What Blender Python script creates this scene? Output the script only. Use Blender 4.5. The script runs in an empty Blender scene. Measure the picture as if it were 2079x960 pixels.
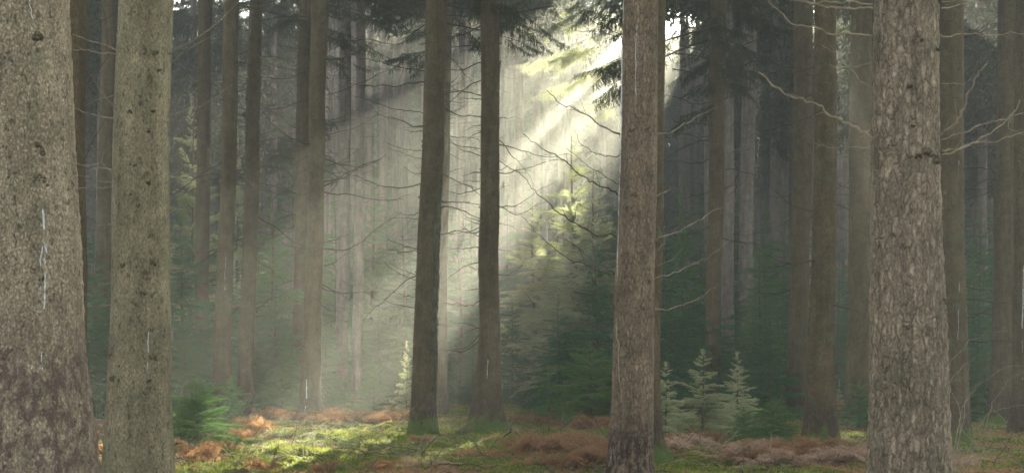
import bpy, math, random
import numpy as np
from mathutils import Vector

# ------------------------------------------------------------------ camera, sky, sun, exposure
S = bpy.context.scene
COL = S.collection
F = 3298.0                      # focal length in photo pixels (photo 2079 wide)
CX, HY, CAMZ = 1039.5, 735.0, 1.6
cam_data = bpy.data.cameras.new('camera')
cam = bpy.data.objects.new('camera', cam_data)
COL.objects.link(cam)
cam.location = (0, 0, CAMZ)
cam.rotation_euler = (math.radians(90), 0, 0)
cam_data.sensor_width = 36
cam_data.lens = 36 * F / 2079
cam_data.shift_y = (HY - 480) / 2079
cam_data.clip_start = 0.1
cam_data.clip_end = 2000
S.camera = cam

SUN_DX, SUN_DZ = (1573 - CX) / F, (HY + 249) / F      # direction to the sun is (SUN_DX, 1, SUN_DZ)
SUN_AZ = math.atan(SUN_DX)
SUN_EL = math.atan(SUN_DZ / math.hypot(1, SUN_DX))
world = bpy.data.worlds.new('World')
S.world = world
world.use_nodes = True
wn = world.node_tree
wn.nodes.clear()
sky = wn.nodes.new('ShaderNodeTexSky')
sky.sky_type = 'NISHITA'
sky.sun_disc = False
sky.sun_elevation = SUN_EL
sky.sun_rotation = SUN_AZ
sky.air_density = 1.0
sky.dust_density = 1.0
hsv = wn.nodes.new('ShaderNodeHueSaturation')
hsv.inputs['Saturation'].default_value = 0.3        # thin high cloud takes the blue out of the sky
bg = wn.nodes.new('ShaderNodeBackground')
bg.inputs['Strength'].default_value = 0.05
wo = wn.nodes.new('ShaderNodeOutputWorld')
wn.links.new(sky.outputs[0], hsv.inputs['Color'])
wn.links.new(hsv.outputs[0], bg.inputs[0])
wn.links.new(bg.outputs[0], wo.inputs[0])

sun_d = bpy.data.lights.new('sun', 'SUN')
sun_d.energy = 5.0
sun_d.angle = math.radians(0.5)
sun_d.color = (1.0, 0.92, 0.72)
sun = bpy.data.objects.new('sun', sun_d)
COL.objects.link(sun)
sun.location = (0, 0, 60)
sun.rotation_euler = Vector((SUN_DX, 1, SUN_DZ)).to_track_quat('Z', 'Y').to_euler()

S.view_settings.view_transform = 'Standard'
S.view_settings.look = 'None'
S.view_settings.gamma = 1
S.view_settings.exposure = 3.62
HAZE_DENSITY, HAZE_G = 0.0019, 0.54

S.render.engine = 'CYCLES'
cy = S.cycles
cy.use_denoising = True
try:
    cy.denoiser = 'OPENIMAGEDENOISE'
    cy.denoising_input_passes = 'RGB_ALBEDO_NORMAL'
except Exception:
    pass
cy.use_adaptive_sampling = False
cy.use_light_tree = False
cy.max_bounces = 5
cy.diffuse_bounces = 3
cy.glossy_bounces = 1
cy.transmission_bounces = 2
cy.volume_bounces = 0
cy.transparent_max_bounces = 4
cy.sample_clamp_indirect = 3.0
cy.sample_clamp_direct = 0.0
cy.caustics_reflective = False
cy.caustics_refractive = False

# ------------------------------------------------------------------ small helpers
def W(px, py, Y):
    return np.array([(px - CX) / F * Y, Y, CAMZ + (HY - py) / F * Y])

def srgb(r, g, b):
    f = lambda c: (c / 255 / 12.92) if c / 255 <= .04045 else ((c / 255 + .055) / 1.055) ** 2.4
    return (f(r), f(g), f(b), 1)

def pn(x, y, z, s=0.0):
    """cheap smooth noise in about -1..1, vectorised"""
    x = np.asarray(x, float); y = np.asarray(y, float); z = np.asarray(z, float)
    return (np.sin(1.7 * x + 2.3 * y + s) * np.cos(1.3 * y - 1.9 * z + 2 * s)
            + .6 * np.sin(3.1 * x - 2.7 * z + 1.3 * s) * np.cos(2.9 * y + 3.7 * x + s)
            + .4 * np.sin(5.3 * y + 6.1 * z - s) * np.cos(5.9 * x - 4.3 * z + 3 * s)) / 1.6

def gh(x, y):
    """height of the forest floor"""
    x = np.asarray(x, float); y = np.asarray(y, float)
    h = .10 * pn(x * .33, y * .30, 0 * x, 1.7) + .045 * pn(x * 1.1, y * .9, 0 * x, 4.1)
    return h + .0 * x

def gap(u, v, s=0.0):
    """where the canopy is open towards the sun; (u, v) = a point seen along the sun's direction"""
    vv = np.minimum(v, -.5)
    ra = u / vv
    n = pn(u * .55, v * .55, 0 * u, 3.3)
    n2 = pn(u * 1.5, v * 1.4, 0 * u, 8.1)
    ed = .05 * n + .03 * n2
    ray = .8 * np.cos(2 * math.pi * (ra - .605) / .165) + .35 * np.cos(2 * math.pi * ra / .078 + 2 * n)
    patch = (ra > .68) & (ra < .95) & (v < -9.25) & (v > -14.8) & (ray + .3 * n > -.32)
    main = (ra > .57 + ed * .5) & (ra < 1.10 + ed) & (v < -9.2 + .5 * n2 + 1.7 * (ra > .9)) & (v > -13.4) & (n * .3 + n2 * .3 + ray > -.05)
    far = (n2 * .4 + .6 * np.cos(2 * math.pi * (ra - .605) / .165) > -.25) & (ra > .53 + ed) & (ra < 1.02 + ed) & (v < -13) & (v > -14.5)
    moss = (np.abs(u + 1.1) < .75) & (np.abs(v + 9.45) < .3)
    left = (((u + 19.7) / 2.2) ** 2 + ((v + 8.6) / 2.2) ** 2 < 1 + .5 * n2) & (n2 > -.4)
    soft = (ra > .70) & (ra < 1.75) & (v < -4.2) & (v > -13) & (n2 + .5 * n > .33)
    m1 = ((u + 7.3) / 2.2) ** 2 + ((v + 10.7) / 2.5) ** 2 < 1
    spr = ((u + 9.7) / 2.1) ** 2 + ((v + 9.3) / 2.1) ** 2 < 1 + .4 * n2
    rgt = (np.abs(u - 1.3) < .55) & (np.abs(v + 11.8) < .5)
    return patch | soft | m1 | spr | main | far | moss | left | rgt

def uv_of(P):
    return P[..., 0] - SUN_DX * P[..., 1], (P[..., 2] - CAMZ) - SUN_DZ * P[..., 1]

def mesh_of(name, V, polys, mats, midx=None, smooth=False):
    """V (n,3); polys = list of int arrays (m,3) or (m,4)"""
    me = bpy.data.meshes.new(name)
    V = np.asarray(V, np.float32)
    me.vertices.add(len(V))
    me.vertices.foreach_set('co', V.ravel())
    polys = [np.asarray(p, np.int32) for p in polys if len(p)]
    nl = sum(p.size for p in polys); npoly = sum(len(p) for p in polys)
    me.loops.add(nl); me.polygons.add(npoly)
    me.loops.foreach_set('vertex_index', np.concatenate([p.ravel() for p in polys]))
    tot = np.concatenate([np.full(len(p), p.shape[1], np.int32) for p in polys])
    st = np.concatenate([[0], np.cumsum(tot)[:-1]]).astype(np.int32)
    me.polygons.foreach_set('loop_start', st)
    me.polygons.foreach_set('loop_total', tot)
    if midx is not None:
        me.polygons.foreach_set('material_index', np.asarray(midx, np.int32))
    if smooth:
        me.polygons.foreach_set('use_smooth', np.ones(npoly, bool))
    for m in (mats if isinstance(mats, (list, tuple)) else [mats]):
        me.materials.append(m)
    me.update(calc_edges=True)
    return me

def link(name, me, parent=None, loc=(0, 0, 0), rz=0):
    o = bpy.data.objects.new(name, me)
    COL.objects.link(o)
    o.location = [float(c) for c in loc]; o.rotation_euler = (0, 0, rz)
    if parent is not None:
        o.parent = parent
    return o

def tag(o, label=None, cat=None, group=None, kind=None):
    if label: o['label'] = label
    if cat: o['category'] = cat
    if group: o['group'] = group
    if kind: o['kind'] = kind
    return o

class Buf:
    """collects tubes and loose triangles into one mesh"""
    def __init__(self):
        self.V = []; self.Q = []; self.T = []; self.n = 0; self.qm = []; self.tm = []
    def tube(self, pts, rad, sides=5, mat=0, cap=True):
        pts = np.asarray(pts, float); k = len(pts)
        rad = np.broadcast_to(np.asarray(rad, float), (k,))
        t = np.gradient(pts, axis=0)
        t /= np.linalg.norm(t, axis=1)[:, None] + 1e-9
        ref = np.array([0, 0, 1.0]) if abs(t[0, 2]) < .85 else np.array([1.0, 0, 0])
        a = np.cross(t, ref); a /= np.linalg.norm(a, axis=1)[:, None] + 1e-9
        b = np.cross(t, a)
        th = np.arange(sides) * 2 * math.pi / sides
        ring = pts[:, None] + rad[:, None, None] * (np.cos(th)[None, :, None] * a[:, None] + np.sin(th)[None, :, None] * b[:, None])
        self.V.append(ring.reshape(-1, 3))
        i = np.arange(k - 1)[:, None] * sides; j = np.arange(sides)[None]; j2 = (j + 1) % sides
        q = np.stack([i + j, i + j2, i + sides + j2, i + sides + j], -1).reshape(-1, 4) + self.n
        self.Q.append(q); self.qm.append(np.full(len(q), mat))
        if cap and rad[-1] > .004:
            c = np.array([[self.n + (k - 1) * sides, self.n + (k - 1) * sides + s, self.n + (k - 1) * sides + s + 1] for s in range(1, sides - 1)])
            self.T.append(c); self.tm.append(np.full(len(c), mat))
        self.n += k * sides
    def tris(self, P, mat=0):
        """P (m,3,3) triangle corners"""
        m = len(P)
        if not m: return
        self.V.append(P.reshape(-1, 3))
        self.T.append(np.arange(m * 3).reshape(m, 3) + self.n); self.tm.append(np.full(m, mat))
        self.n += m * 3
    def grid(self, G, mat=0, wrap=False):
        """G (a,b,3) grid of points"""
        a, b = G.shape[:2]
        self.V.append(G.reshape(-1, 3))
        nb = b if wrap else b - 1
        i = np.arange(a - 1)[:, None] * b; j = np.arange(nb)[None]; j2 = (j + 1) % b
        q = np.stack([i + j, i + j2, i + b + j2, i + b + j], -1).reshape(-1, 4) + self.n
        self.Q.append(q); self.qm.append(np.full(len(q), mat))
        self.n += a * b
    def mesh(self, name, mats, smooth=False):
        polys = []; mi = []
        if self.Q: polys.append(np.concatenate(self.Q)); mi.append(np.concatenate(self.qm))
        if self.T: polys.append(np.concatenate(self.T)); mi.append(np.concatenate(self.tm))
        return mesh_of(name, np.concatenate(self.V), polys, mats, np.concatenate(mi), smooth)

# ------------------------------------------------------------------ materials
def new_mat(name):
    m = bpy.data.materials.new(name); m.use_nodes = True
    m.node_tree.nodes.clear()
    return m, m.node_tree.nodes, m.node_tree.links

def nd(N, t, **kw):
    n = N.new(t)
    for k, v in kw.items():
        if k.startswith('i_'):
            key = k[2:]
            n.inputs[int(key) if key.isdigit() else key].default_value = v
        else:
            setattr(n, k, v)
    return n

def mixc(N, L, fac, a, b):
    m = N.new('ShaderNodeMix'); m.data_type = 'RGBA'
    for sock, val in ((m.inputs[0], fac), (m.inputs[6], a), (m.inputs[7], b)):
        if isinstance(val, bpy.types.NodeSocket): L.new(val, sock)
        else: sock.default_value = val
    return m.outputs[2]

def ramp(N, L, src, stops):
    r = N.new('ShaderNodeValToRGB')
    L.new(src, r.inputs[0])
    e = r.color_ramp.elements
    while len(e) < len(stops): e.new(.5)
    for el, (p, c) in zip(e, stops):
        el.position = p
        el.color = c if isinstance(c, tuple) else (c, c, c, 1)
    return r.outputs[0]

def math_(N, L, op, a, b=None, clamp=False):
    m = N.new('ShaderNodeMath'); m.operation = op; m.use_clamp = clamp
    for i, val in enumerate((a, b)):
        if val is None: continue
        if isinstance(val, bpy.types.NodeSocket): L.new(val, m.inputs[i])
        else: m.inputs[i].default_value = val
    return m.outputs[0]

def bark(name, plate, plate2, crack, scale=26, zs=.45, crack_w=.10, crack_amt=.85, bump=.02,
         moss_z=None, dark_z=None, dark_col=(.03, .022, .018, 1), lichen=.15, speck=.4, spots=.0, cell=.3):
    m, N, L = new_mat(name)
    tc = nd(N, 'ShaderNodeTexCoord')
    oi = nd(N, 'ShaderNodeObjectInfo')
    addv = nd(N, 'ShaderNodeVectorMath', operation='ADD')
    mul = nd(N, 'ShaderNodeVectorMath', operation='MULTIPLY')
    L.new(oi.outputs['Random'], mul.inputs[0]); mul.inputs[1].default_value = (37, 17, 53)
    L.new(tc.outputs['Object'], addv.inputs[0]); L.new(mul.outputs[0], addv.inputs[1])
    warp = nd(N, 'ShaderNodeTexNoise', i_Scale=9.0, i_Detail=2.0)
    L.new(addv.outputs[0], warp.inputs['Vector'])
    warp.inputs['Detail'].default_value = 6.0; warp.inputs['Roughness'].default_value = .75; warp.inputs['Scale'].default_value = 12.0
    wv = nd(N, 'ShaderNodeVectorMath', operation='MULTIPLY_ADD')
    L.new(warp.outputs['Color'], wv.inputs[0]); wv.inputs[1].default_value = (.07, .07, .07)
    L.new(addv.outputs[0], wv.inputs[2])
    mp = nd(N, 'ShaderNodeMapping')
    mp.inputs['Scale'].default_value = (1, 1, zs)
    L.new(wv.outputs[0], mp.inputs['Vector'])
    vo = nd(N, 'ShaderNodeTexVoronoi', feature='DISTANCE_TO_EDGE', i_Scale=scale)
    vc = nd(N, 'ShaderNodeTexVoronoi', feature='F1', i_Scale=scale)
    L.new(mp.outputs[0], vo.inputs['Vector']); L.new(mp.outputs[0], vc.inputs['Vector'])
    big = nd(N, 'ShaderNodeTexNoise', i_Scale=2.2, i_Detail=4.0, i_Roughness=.6)
    L.new(addv.outputs[0], big.inputs['Vector'])
    mp2 = nd(N, 'ShaderNodeMapping'); mp2.inputs['Scale'].default_value = (1, 1, .55)
    L.new(addv.outputs[0], mp2.inputs['Vector'])
    fine = nd(N, 'ShaderNodeTexNoise', i_Scale=75.0, i_Detail=5.0, i_Roughness=.7)
    L.new(mp2.outputs[0], fine.inputs['Vector'])
    mid = nd(N, 'ShaderNodeTexNoise', i_Scale=17.0, i_Detail=4.0, i_Roughness=.65)
    L.new(mp2.outputs[0], mid.inputs['Vector'])
    sepc = nd(N, 'ShaderNodeSeparateColor'); L.new(vc.outputs['Color'], sepc.inputs[0])
    f0 = math_(N, L, 'ADD', math_(N, L, 'MULTIPLY', sepc.outputs[0], cell), math_(N, L, 'MULTIPLY', big.outputs['Fac'], 1.0))
    c = mixc(N, L, math_(N, L, 'SUBTRACT', f0, .1 + cell * .4, True), plate, plate2)
    # fine speckle
    sp = ramp(N, L, fine.outputs['Fac'], [(.36, 1 - speck), (.62, 1 + 0.0)])
    c2 = N.new('ShaderNodeMix'); c2.data_type = 'RGBA'; c2.blend_type = 'MULTIPLY'; c2.inputs[0].default_value = 1
    L.new(c, c2.inputs[6]); L.new(sp, c2.inputs[7]); c = c2.outputs[2]
    # cracks, only where the mid noise lets them be
    cr = ramp(N, L, vo.outputs['Distance'], [(0.0, 1.0), (crack_w, 0.0)])
    md = ramp(N, L, mid.outputs['Fac'], [(.42, 0.12), (.56, 1.0)])
    cf = math_(N, L, 'MULTIPLY', math_(N, L, 'MULTIPLY', cr, md), crack_amt, True)
    c = mixc(N, L, cf, c, crack)
    mp3 = nd(N, 'ShaderNodeMapping'); mp3.inputs['Scale'].default_value = (1, 1, .13)
    L.new(addv.outputs[0], mp3.inputs['Vector'])
    stn = nd(N, 'ShaderNodeTexNoise', i_Scale=7.0, i_Detail=5.0, i_Roughness=.65); L.new(mp3.outputs[0], stn.inputs['Vector'])
    blot = nd(N, 'ShaderNodeTexNoise', i_Scale=3.3, i_Detail=7.0, i_Roughness=.7); L.new(addv.outputs[0], blot.inputs['Vector'])
    for src, lo in ((stn, .74), (blot, .70)):
        q = N.new('ShaderNodeMix'); q.data_type = 'RGBA'; q.blend_type = 'MULTIPLY'; q.inputs[0].default_value = 1
        L.new(c, q.inputs[6]); L.new(ramp(N, L, src.outputs['Fac'], [(.36, lo), (.62, 1.15)]), q.inputs[7]); c = q.outputs[2]
    # lichen / algae
    li = nd(N, 'ShaderNodeTexNoise', i_Scale=6.0, i_Detail=6.0, i_Roughness=.7)
    L.new(addv.outputs[0], li.inputs['Vector'])
    lf = math_(N, L, 'MULTIPLY', ramp(N, L, li.outputs['Fac'], [(.5, 0.0), (.68, 1.0)]), lichen)
    c = mixc(N, L, lf, c, (.10, .13, .065, 1))
    if spots:
        so = nd(N, 'ShaderNodeTexNoise', i_Scale=24.0, i_Detail=4.0, i_Roughness=.65); L.new(mp2.outputs[0], so.inputs['Vector'])
        sf = math_(N, L, 'MULTIPLY', ramp(N, L, so.outputs['Fac'], [(.57, 0.0), (.65, 1.0)]), spots)
        c = mixc(N, L, sf, c, (.022, .018, .012, 1))
    sx = nd(N, 'ShaderNodeSeparateXYZ'); L.new(tc.outputs['Object'], sx.inputs[0])
    if dark_z is not None:
        zz = math_(N, L, 'ADD', sx.outputs[2], math_(N, L, 'MULTIPLY', mid.outputs['Fac'], 1.3))
        dz = ramp(N, L, math_(N, L, 'SUBTRACT', math_(N, L, 'DIVIDE', zz, dark_z + .65), .5), [(.38, 1.0), (.56, 0.0)])
        dn = math_(N, L, 'MULTIPLY', dz, ramp(N, L, mid.outputs['Fac'], [(.42, .15), (.58, 1.0)]))
        c = mixc(N, L, math_(N, L, 'MULTIPLY', dn, .9), c, dark_col)
    if moss_z is not None:
        mz = math_(N, L, 'SUBTRACT', 1.0, math_(N, L, 'DIVIDE', sx.outputs[2], moss_z))
        mf = math_(N, L, 'ADD', mz, math_(N, L, 'MULTIPLY', math_(N, L, 'SUBTRACT', li.outputs['Fac'], .5), 3.0))
        mf = ramp(N, L, mf, [(.15, 0.0), (.45, .95)])
        mossc = mixc(N, L, fine.outputs['Fac'], (.025, .045, .008, 1), (.09, .14, .022, 1))
        c = mixc(N, L, mf, c, mossc)
    # bump
    hgt = math_(N, L, 'ADD', math_(N, L, 'MULTIPLY', ramp(N, L, vo.outputs['Distance'], [(0, 0.0), (crack_w * 2.2, 1.0)]), crack_amt),
                math_(N, L, 'ADD', math_(N, L, 'MULTIPLY', fine.outputs['Fac'], .5), math_(N, L, 'MULTIPLY', mid.outputs['Fac'], .8)))
    bp = nd(N, 'ShaderNodeBump', i_Strength=.9, i_Distance=bump)
    L.new(hgt, bp.inputs['Height'])
    pr = nd(N, 'ShaderNodeBsdfPrincipled', i_Roughness=.92)
    pr.inputs['Specular IOR Level'].default_value = .15
    L.new(c, pr.inputs['Base Color']); L.new(bp.outputs[0], pr.inputs['Normal'])
    o = nd(N, 'ShaderNodeOutputMaterial'); L.new(pr.outputs[0], o.inputs[0])
    return m

def leaf(name, c1, c2, trans=.45, scale=1.2, tcol=None):
    m, N, L = new_mat(name)
    g = nd(N, 'ShaderNodeNewGeometry'); oi = nd(N, 'ShaderNodeObjectInfo')
    no = nd(N, 'ShaderNodeTexNoise', i_Scale=scale, i_Detail=4.0, i_Roughness=.7)
    L.new(g.outputs['Position'], no.inputs['Vector'])
    f = math_(N, L, 'ADD', math_(N, L, 'MULTIPLY', ramp(N, L, no.outputs['Fac'], [(.35, 0.0), (.68, 1.0)]), .75),
              math_(N, L, 'MULTIPLY', oi.outputs['Random'], .4), True)
    c = mixc(N, L, f, c1, c2)
    df = nd(N, 'ShaderNodeBsdfDiffuse', i_Roughness=.5); L.new(c, df.inputs[0])
    tr = nd(N, 'ShaderNodeBsdfTranslucent')
    if tcol is None:
        L.new(c, tr.inputs[0])
    else:
        L.new(mixc(N, L, f, tcol[0], tcol[1]), tr.inputs[0])
    mx = nd(N, 'ShaderNodeMixShader', i_0=trans); L.new(df.outputs[0], mx.inputs[1]); L.new(tr.outputs[0], mx.inputs[2])
    o = nd(N, 'ShaderNodeOutputMaterial'); L.new(mx.outputs[0], o.inputs[0])
    return m

def plain(name, c1, c2, scale=8, rough=.8, bump=.0, spec=.2):
    m, N, L = new_mat(name)
    tc = nd(N, 'ShaderNodeTexCoord')
    no = nd(N, 'ShaderNodeTexNoise', i_Scale=scale, i_Detail=5.0, i_Roughness=.7)
    L.new(tc.outputs['Object'], no.inputs['Vector'])
    c = mixc(N, L, ramp(N, L, no.outputs['Fac'], [(.35, 0.0), (.65, 1.0)]), c1, c2)
    pr = nd(N, 'ShaderNodeBsdfPrincipled', i_Roughness=rough)
    pr.inputs['Specular IOR Level'].default_value = spec
    L.new(c, pr.inputs['Base Color'])
    if bump:
        bp = nd(N, 'ShaderNodeBump', i_Distance=bump, i_Strength=1.0)
        L.new(no.outputs['Fac'], bp.inputs['Height']); L.new(bp.outputs[0], pr.inputs['Normal'])
    o = nd(N, 'ShaderNodeOutputMaterial'); L.new(pr.outputs[0], o.inputs[0])
    return m

M = {}
M['bark_scaly'] = bark('bark_scaly_tan', (.37, .30, .20, 1), (.46, .375, .265, 1), (.13, .10, .07, 1), scale=38, zs=.8,
                       crack_w=.08, crack_amt=.42, dark_z=2.0, dark_col=(.10, .07, .058, 1), lichen=.35, speck=.62, spots=.65, bump=.016, cell=.08)
M['bark_smooth'] = bark('bark_smooth_olive', (.255, .22, .135, 1), (.34, .285, .185, 1), (.12, .10, .06, 1), scale=46, zs=.7,
                        crack_w=.06, crack_amt=.35, lichen=.3, speck=.58, spots=.6, bump=.012, cell=.06)
M['bark_plated'] = bark('bark_plated_pink', (.46, .36, .265, 1), (.36, .295, .20, 1), (.11, .078, .058, 1), scale=24, zs=.34,
                        crack_w=.13, crack_amt=.92, lichen=.4, speck=.5, bump=.05)
M['bark_rough'] = bark('bark_rough_brown', (.36, .262, .18, 1), (.27, .205, .13, 1), (.06, .04, .03, 1), scale=26, zs=.38,
                       crack_w=.12, crack_amt=.85, lichen=.25, speck=.5, dark_z=1.0, dark_col=(.04, .022, .02, 1), bump=.04)
M['bark_mid'] = bark('bark_olive_brown', (.092, .067, .034, 1), (.135, .096, .050, 1), (.03, .022, .014, 1), scale=24, zs=.5,
                     crack_w=.08, crack_amt=.5, lichen=.4, speck=.45, spots=.6, dark_z=.9, bump=.02)
M['bark_mossy'] = bark('bark_olive_mossy_foot', (.092, .067, .034, 1), (.138, .098, .050, 1), (.03, .022, .014, 1), scale=24, zs=.5,
                       crack_w=.08, crack_amt=.55, lichen=.45, speck=.45, spots=.6, moss_z=.55, dark_z=1.0, bump=.025)
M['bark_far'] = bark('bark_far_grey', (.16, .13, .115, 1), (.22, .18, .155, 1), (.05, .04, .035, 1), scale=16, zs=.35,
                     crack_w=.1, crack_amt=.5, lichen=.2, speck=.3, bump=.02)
M['moss_bark'] = plain('mossy_root', (.035, .036, .014, 1), (.07, .085, .02, 1), 9, .95, .03)
M['knot'] = plain('knot_dark', (.045, .036, .024, 1), (.13, .105, .07, 1), 38, .95, .02)
M['twig_dark'] = plain('dead_twig_dark', (.03, .024, .016, 1), (.07, .055, .038, 1), 12, .9)
M['twig_pale'] = plain('dead_twig_pale', (.13, .10, .065, 1), (.27, .22, .155, 1), 14, .8)
M['resin'] = plain('dried_resin', (.24, .24, .23, 1), (.52, .53, .53, 1), 22, .45, .004, .5)
M['wound'] = plain('bark_wound_dark', (.02, .016, .012, 1), (.09, .10, .055, 1), 7, .95, .03)
M['needle_old'] = leaf('spruce_needles', (.020, .034, .014, 1), (.050, .066, .024, 1), .4)
M['needle_young'] = leaf('young_tree_needles', (.045, .125, .042, 1), (.095, .19, .060, 1), .42, 1.5)
M['needle_sap'] = leaf('sapling_needles', (.06, .14, .04, 1), (.13, .22, .065, 1), .45, 5)
M['needle_blue'] = leaf('young_tree_dark_needles', (.030, .100, .042, 1), (.070, .165, .068, 1), .38, 1.5)
M['needle_lit_paint'] = leaf('young_tree_lit_paint_needles', (.20, .235, .11, 1), (.38, .40, .21, 1), .6, 1.5)  # sunlight on these conifers and boughs is partly painted into the colour
M['needle_sun_paint'] = leaf('sapling_sun_paint_needles', (.24, .28, .14, 1), (.44, .46, .26, 1), .5, 6)  # pale colour stands in for sunlight; only skylight reaches the main sapling group
M['stem'] = plain('young_stem', (.05, .045, .03, 1), (.10, .085, .05, 1), 9, .9)
M['fern'] = leaf('dead_bracken', (.085, .045, .026, 1), (.26, .155, .09, 1), .4, 14, ((.25, .13, .06, 1), (.46, .26, .12, 1)))
M['fern_pale'] = leaf('dead_bracken_pale', (.17, .105, .07, 1), (.44, .31, .21, 1), .35, 11)
M['moss'] = leaf('moss_tufts', (.05, .075, .010, 1), (.27, .30, .055, 1), .5, 3.0)
M['grass_dry'] = leaf('dry_grass', (.13, .11, .06, 1), (.22, .19, .11, 1), .4, 2)

def ground_mat():
    m, N, L = new_mat('forest_floor_moss_and_needles')
    g = nd(N, 'ShaderNodeNewGeometry')
    n1 = nd(N, 'ShaderNodeTexNoise', i_Scale=.42, i_Detail=5.0, i_Roughness=.62)
    n2 = nd(N, 'ShaderNodeTexNoise', i_Scale=6.0, i_Detail=8.0, i_Roughness=.7)
    n3 = nd(N, 'ShaderNodeTexNoise', i_Scale=38.0, i_Detail=4.0, i_Roughness=.7)
    for n in (n1, n2, n3): L.new(g.outputs['Position'], n.inputs['Vector'])
    litter = mixc(N, L, n3.outputs['Fac'], (.035, .022, .014, 1), (.12, .075, .045, 1))
    moss = mixc(N, L, n3.outputs['Fac'], (.03, .05, .008, 1), (.12, .155, .025, 1))
    f = math_(N, L, 'ADD', math_(N, L, 'MULTIPLY', n1.outputs['Fac'], .65), math_(N, L, 'MULTIPLY', n2.outputs['Fac'], .5))
    c = mixc(N, L, ramp(N, L, f, [(.46, 0.0), (.58, 1.0)]), litter, moss)
    bp = nd(N, 'ShaderNodeBump', i_Strength=1.0, i_Distance=.06)
    L.new(math_(N, L, 'ADD', n2.outputs['Fac'], math_(N, L, 'MULTIPLY', n3.outputs['Fac'], .4)), bp.inputs['Height'])
    pr = nd(N, 'ShaderNodeBsdfPrincipled', i_Roughness=.95)
    pr.inputs['Specular IOR Level'].default_value = .1
    L.new(c, pr.inputs['Base Color']); L.new(bp.outputs[0], pr.inputs['Normal'])
    o = nd(N, 'ShaderNodeOutputMaterial'); L.new(pr.outputs[0], o.inputs[0])
    return m

# ------------------------------------------------------------------ ground and haze
def build_ground():
    xs = np.concatenate([np.linspace(-110, -24, 20), np.arange(-23.6, 23.7, .16), np.linspace(24, 110, 20)])
    ys = np.concatenate([np.linspace(-60, 14, 18), np.arange(14.4, 62, .14), np.linspace(62.5, 190, 60)])
    X, Y = np.meshgrid(xs, ys)
    Z = gh(X, Y) + .085 * pn(X * 2.3, Y * 1.7, 0 * X, 9) + .022 * pn(X * 6, Y * 5.0, 0 * X, 2)
    b = Buf(); b.grid(np.stack([X, Y, Z], -1))
    tag(link('forest_floor', b.mesh('forest_floor', ground_mat(), True)), kind='structure')
build_ground()

def build_haze():
    me = bpy.data.meshes.new('haze')
    x0, x1, y0, y1, z0, z1 = -115, 115, -65, 195, -1.8, 33
    v = [(x, y, z) for z in (z0, z1) for y in (y0, y1) for x in (x0, x1)]
    me.from_pydata(v, [], [(0, 2, 3, 1), (4, 5, 7, 6), (0, 1, 5, 4), (2, 6, 7, 3), (0, 4, 6, 2), (1, 3, 7, 5)])
    m, N, L = new_mat('haze_air')
    pv = nd(N, 'ShaderNodeVolumePrincipled')
    pv.inputs['Color'].default_value = (.92, .95, .86, 1)
    pv.inputs['Density'].default_value = HAZE_DENSITY
    pv.inputs['Anisotropy'].default_value = HAZE_G
    o = nd(N, 'ShaderNodeOutputMaterial'); L.new(pv.outputs[0], o.inputs['Volume'])
    me.materials.append(m)
    tag(link('haze', me), kind='stuff')
build_haze()

# ------------------------------------------------------------------ trunks
def dead_branch(rng, p0, az, L, droop=-.15, r0=.012, twigs=6, curve=.3, sides=4, sub=.35):
    """a thin dead limb: a curved axis with short side twigs"""
    b = Buf()
    n = 13
    t = np.linspace(0, 1, n)
    az2 = az + rng.uniform(-.35, .35) * t + np.cumsum([rng.gauss(0, .10) for _ in range(n)])
    dx = np.cos(az2); dy = np.sin(az2)
    step = L / (n - 1)
    x = np.concatenate([[0], np.cumsum(dx[:-1] * step)]); y = np.concatenate([[0], np.cumsum(dy[:-1] * step)])
    z = droop * L * t + curve * L * t ** 2 + .03 * L * np.sin(t * rng.uniform(4, 9) + rng.uniform(0, 6))
    z = z + np.concatenate([[0], np.cumsum([rng.gauss(0, .012) for _ in range(n - 1)])]) * L
    P = np.stack([x, y, z], -1) + np.array(p0)
    b.tube(P, r0 * (1 - .8 * t), sides)
    for k in range(twigs):
        tt = rng.uniform(.22, .97); i = min(int(tt * (n - 1)), n - 2); f = tt * (n - 1) - i
        q = P[i] * (1 - f) + P[i + 1] * f
        a = az + rng.choice([-1, 1]) * rng.uniform(.5, 1.1)
        l = L * sub * rng.uniform(.3, 1) * (1.15 - tt)
        s = np.linspace(0, 1, 4)
        dz = rng.uniform(-.5, .25)
        tw = np.stack([q[0] + np.cos(a) * l * s, q[1] + np.sin(a) * l * s, q[2] + dz * l * s + rng.uniform(-.1, .2) * l * s ** 2], -1)
        b.tube(tw, r0 * .45 * (1 - .7 * s), 3)
    return b

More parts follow.
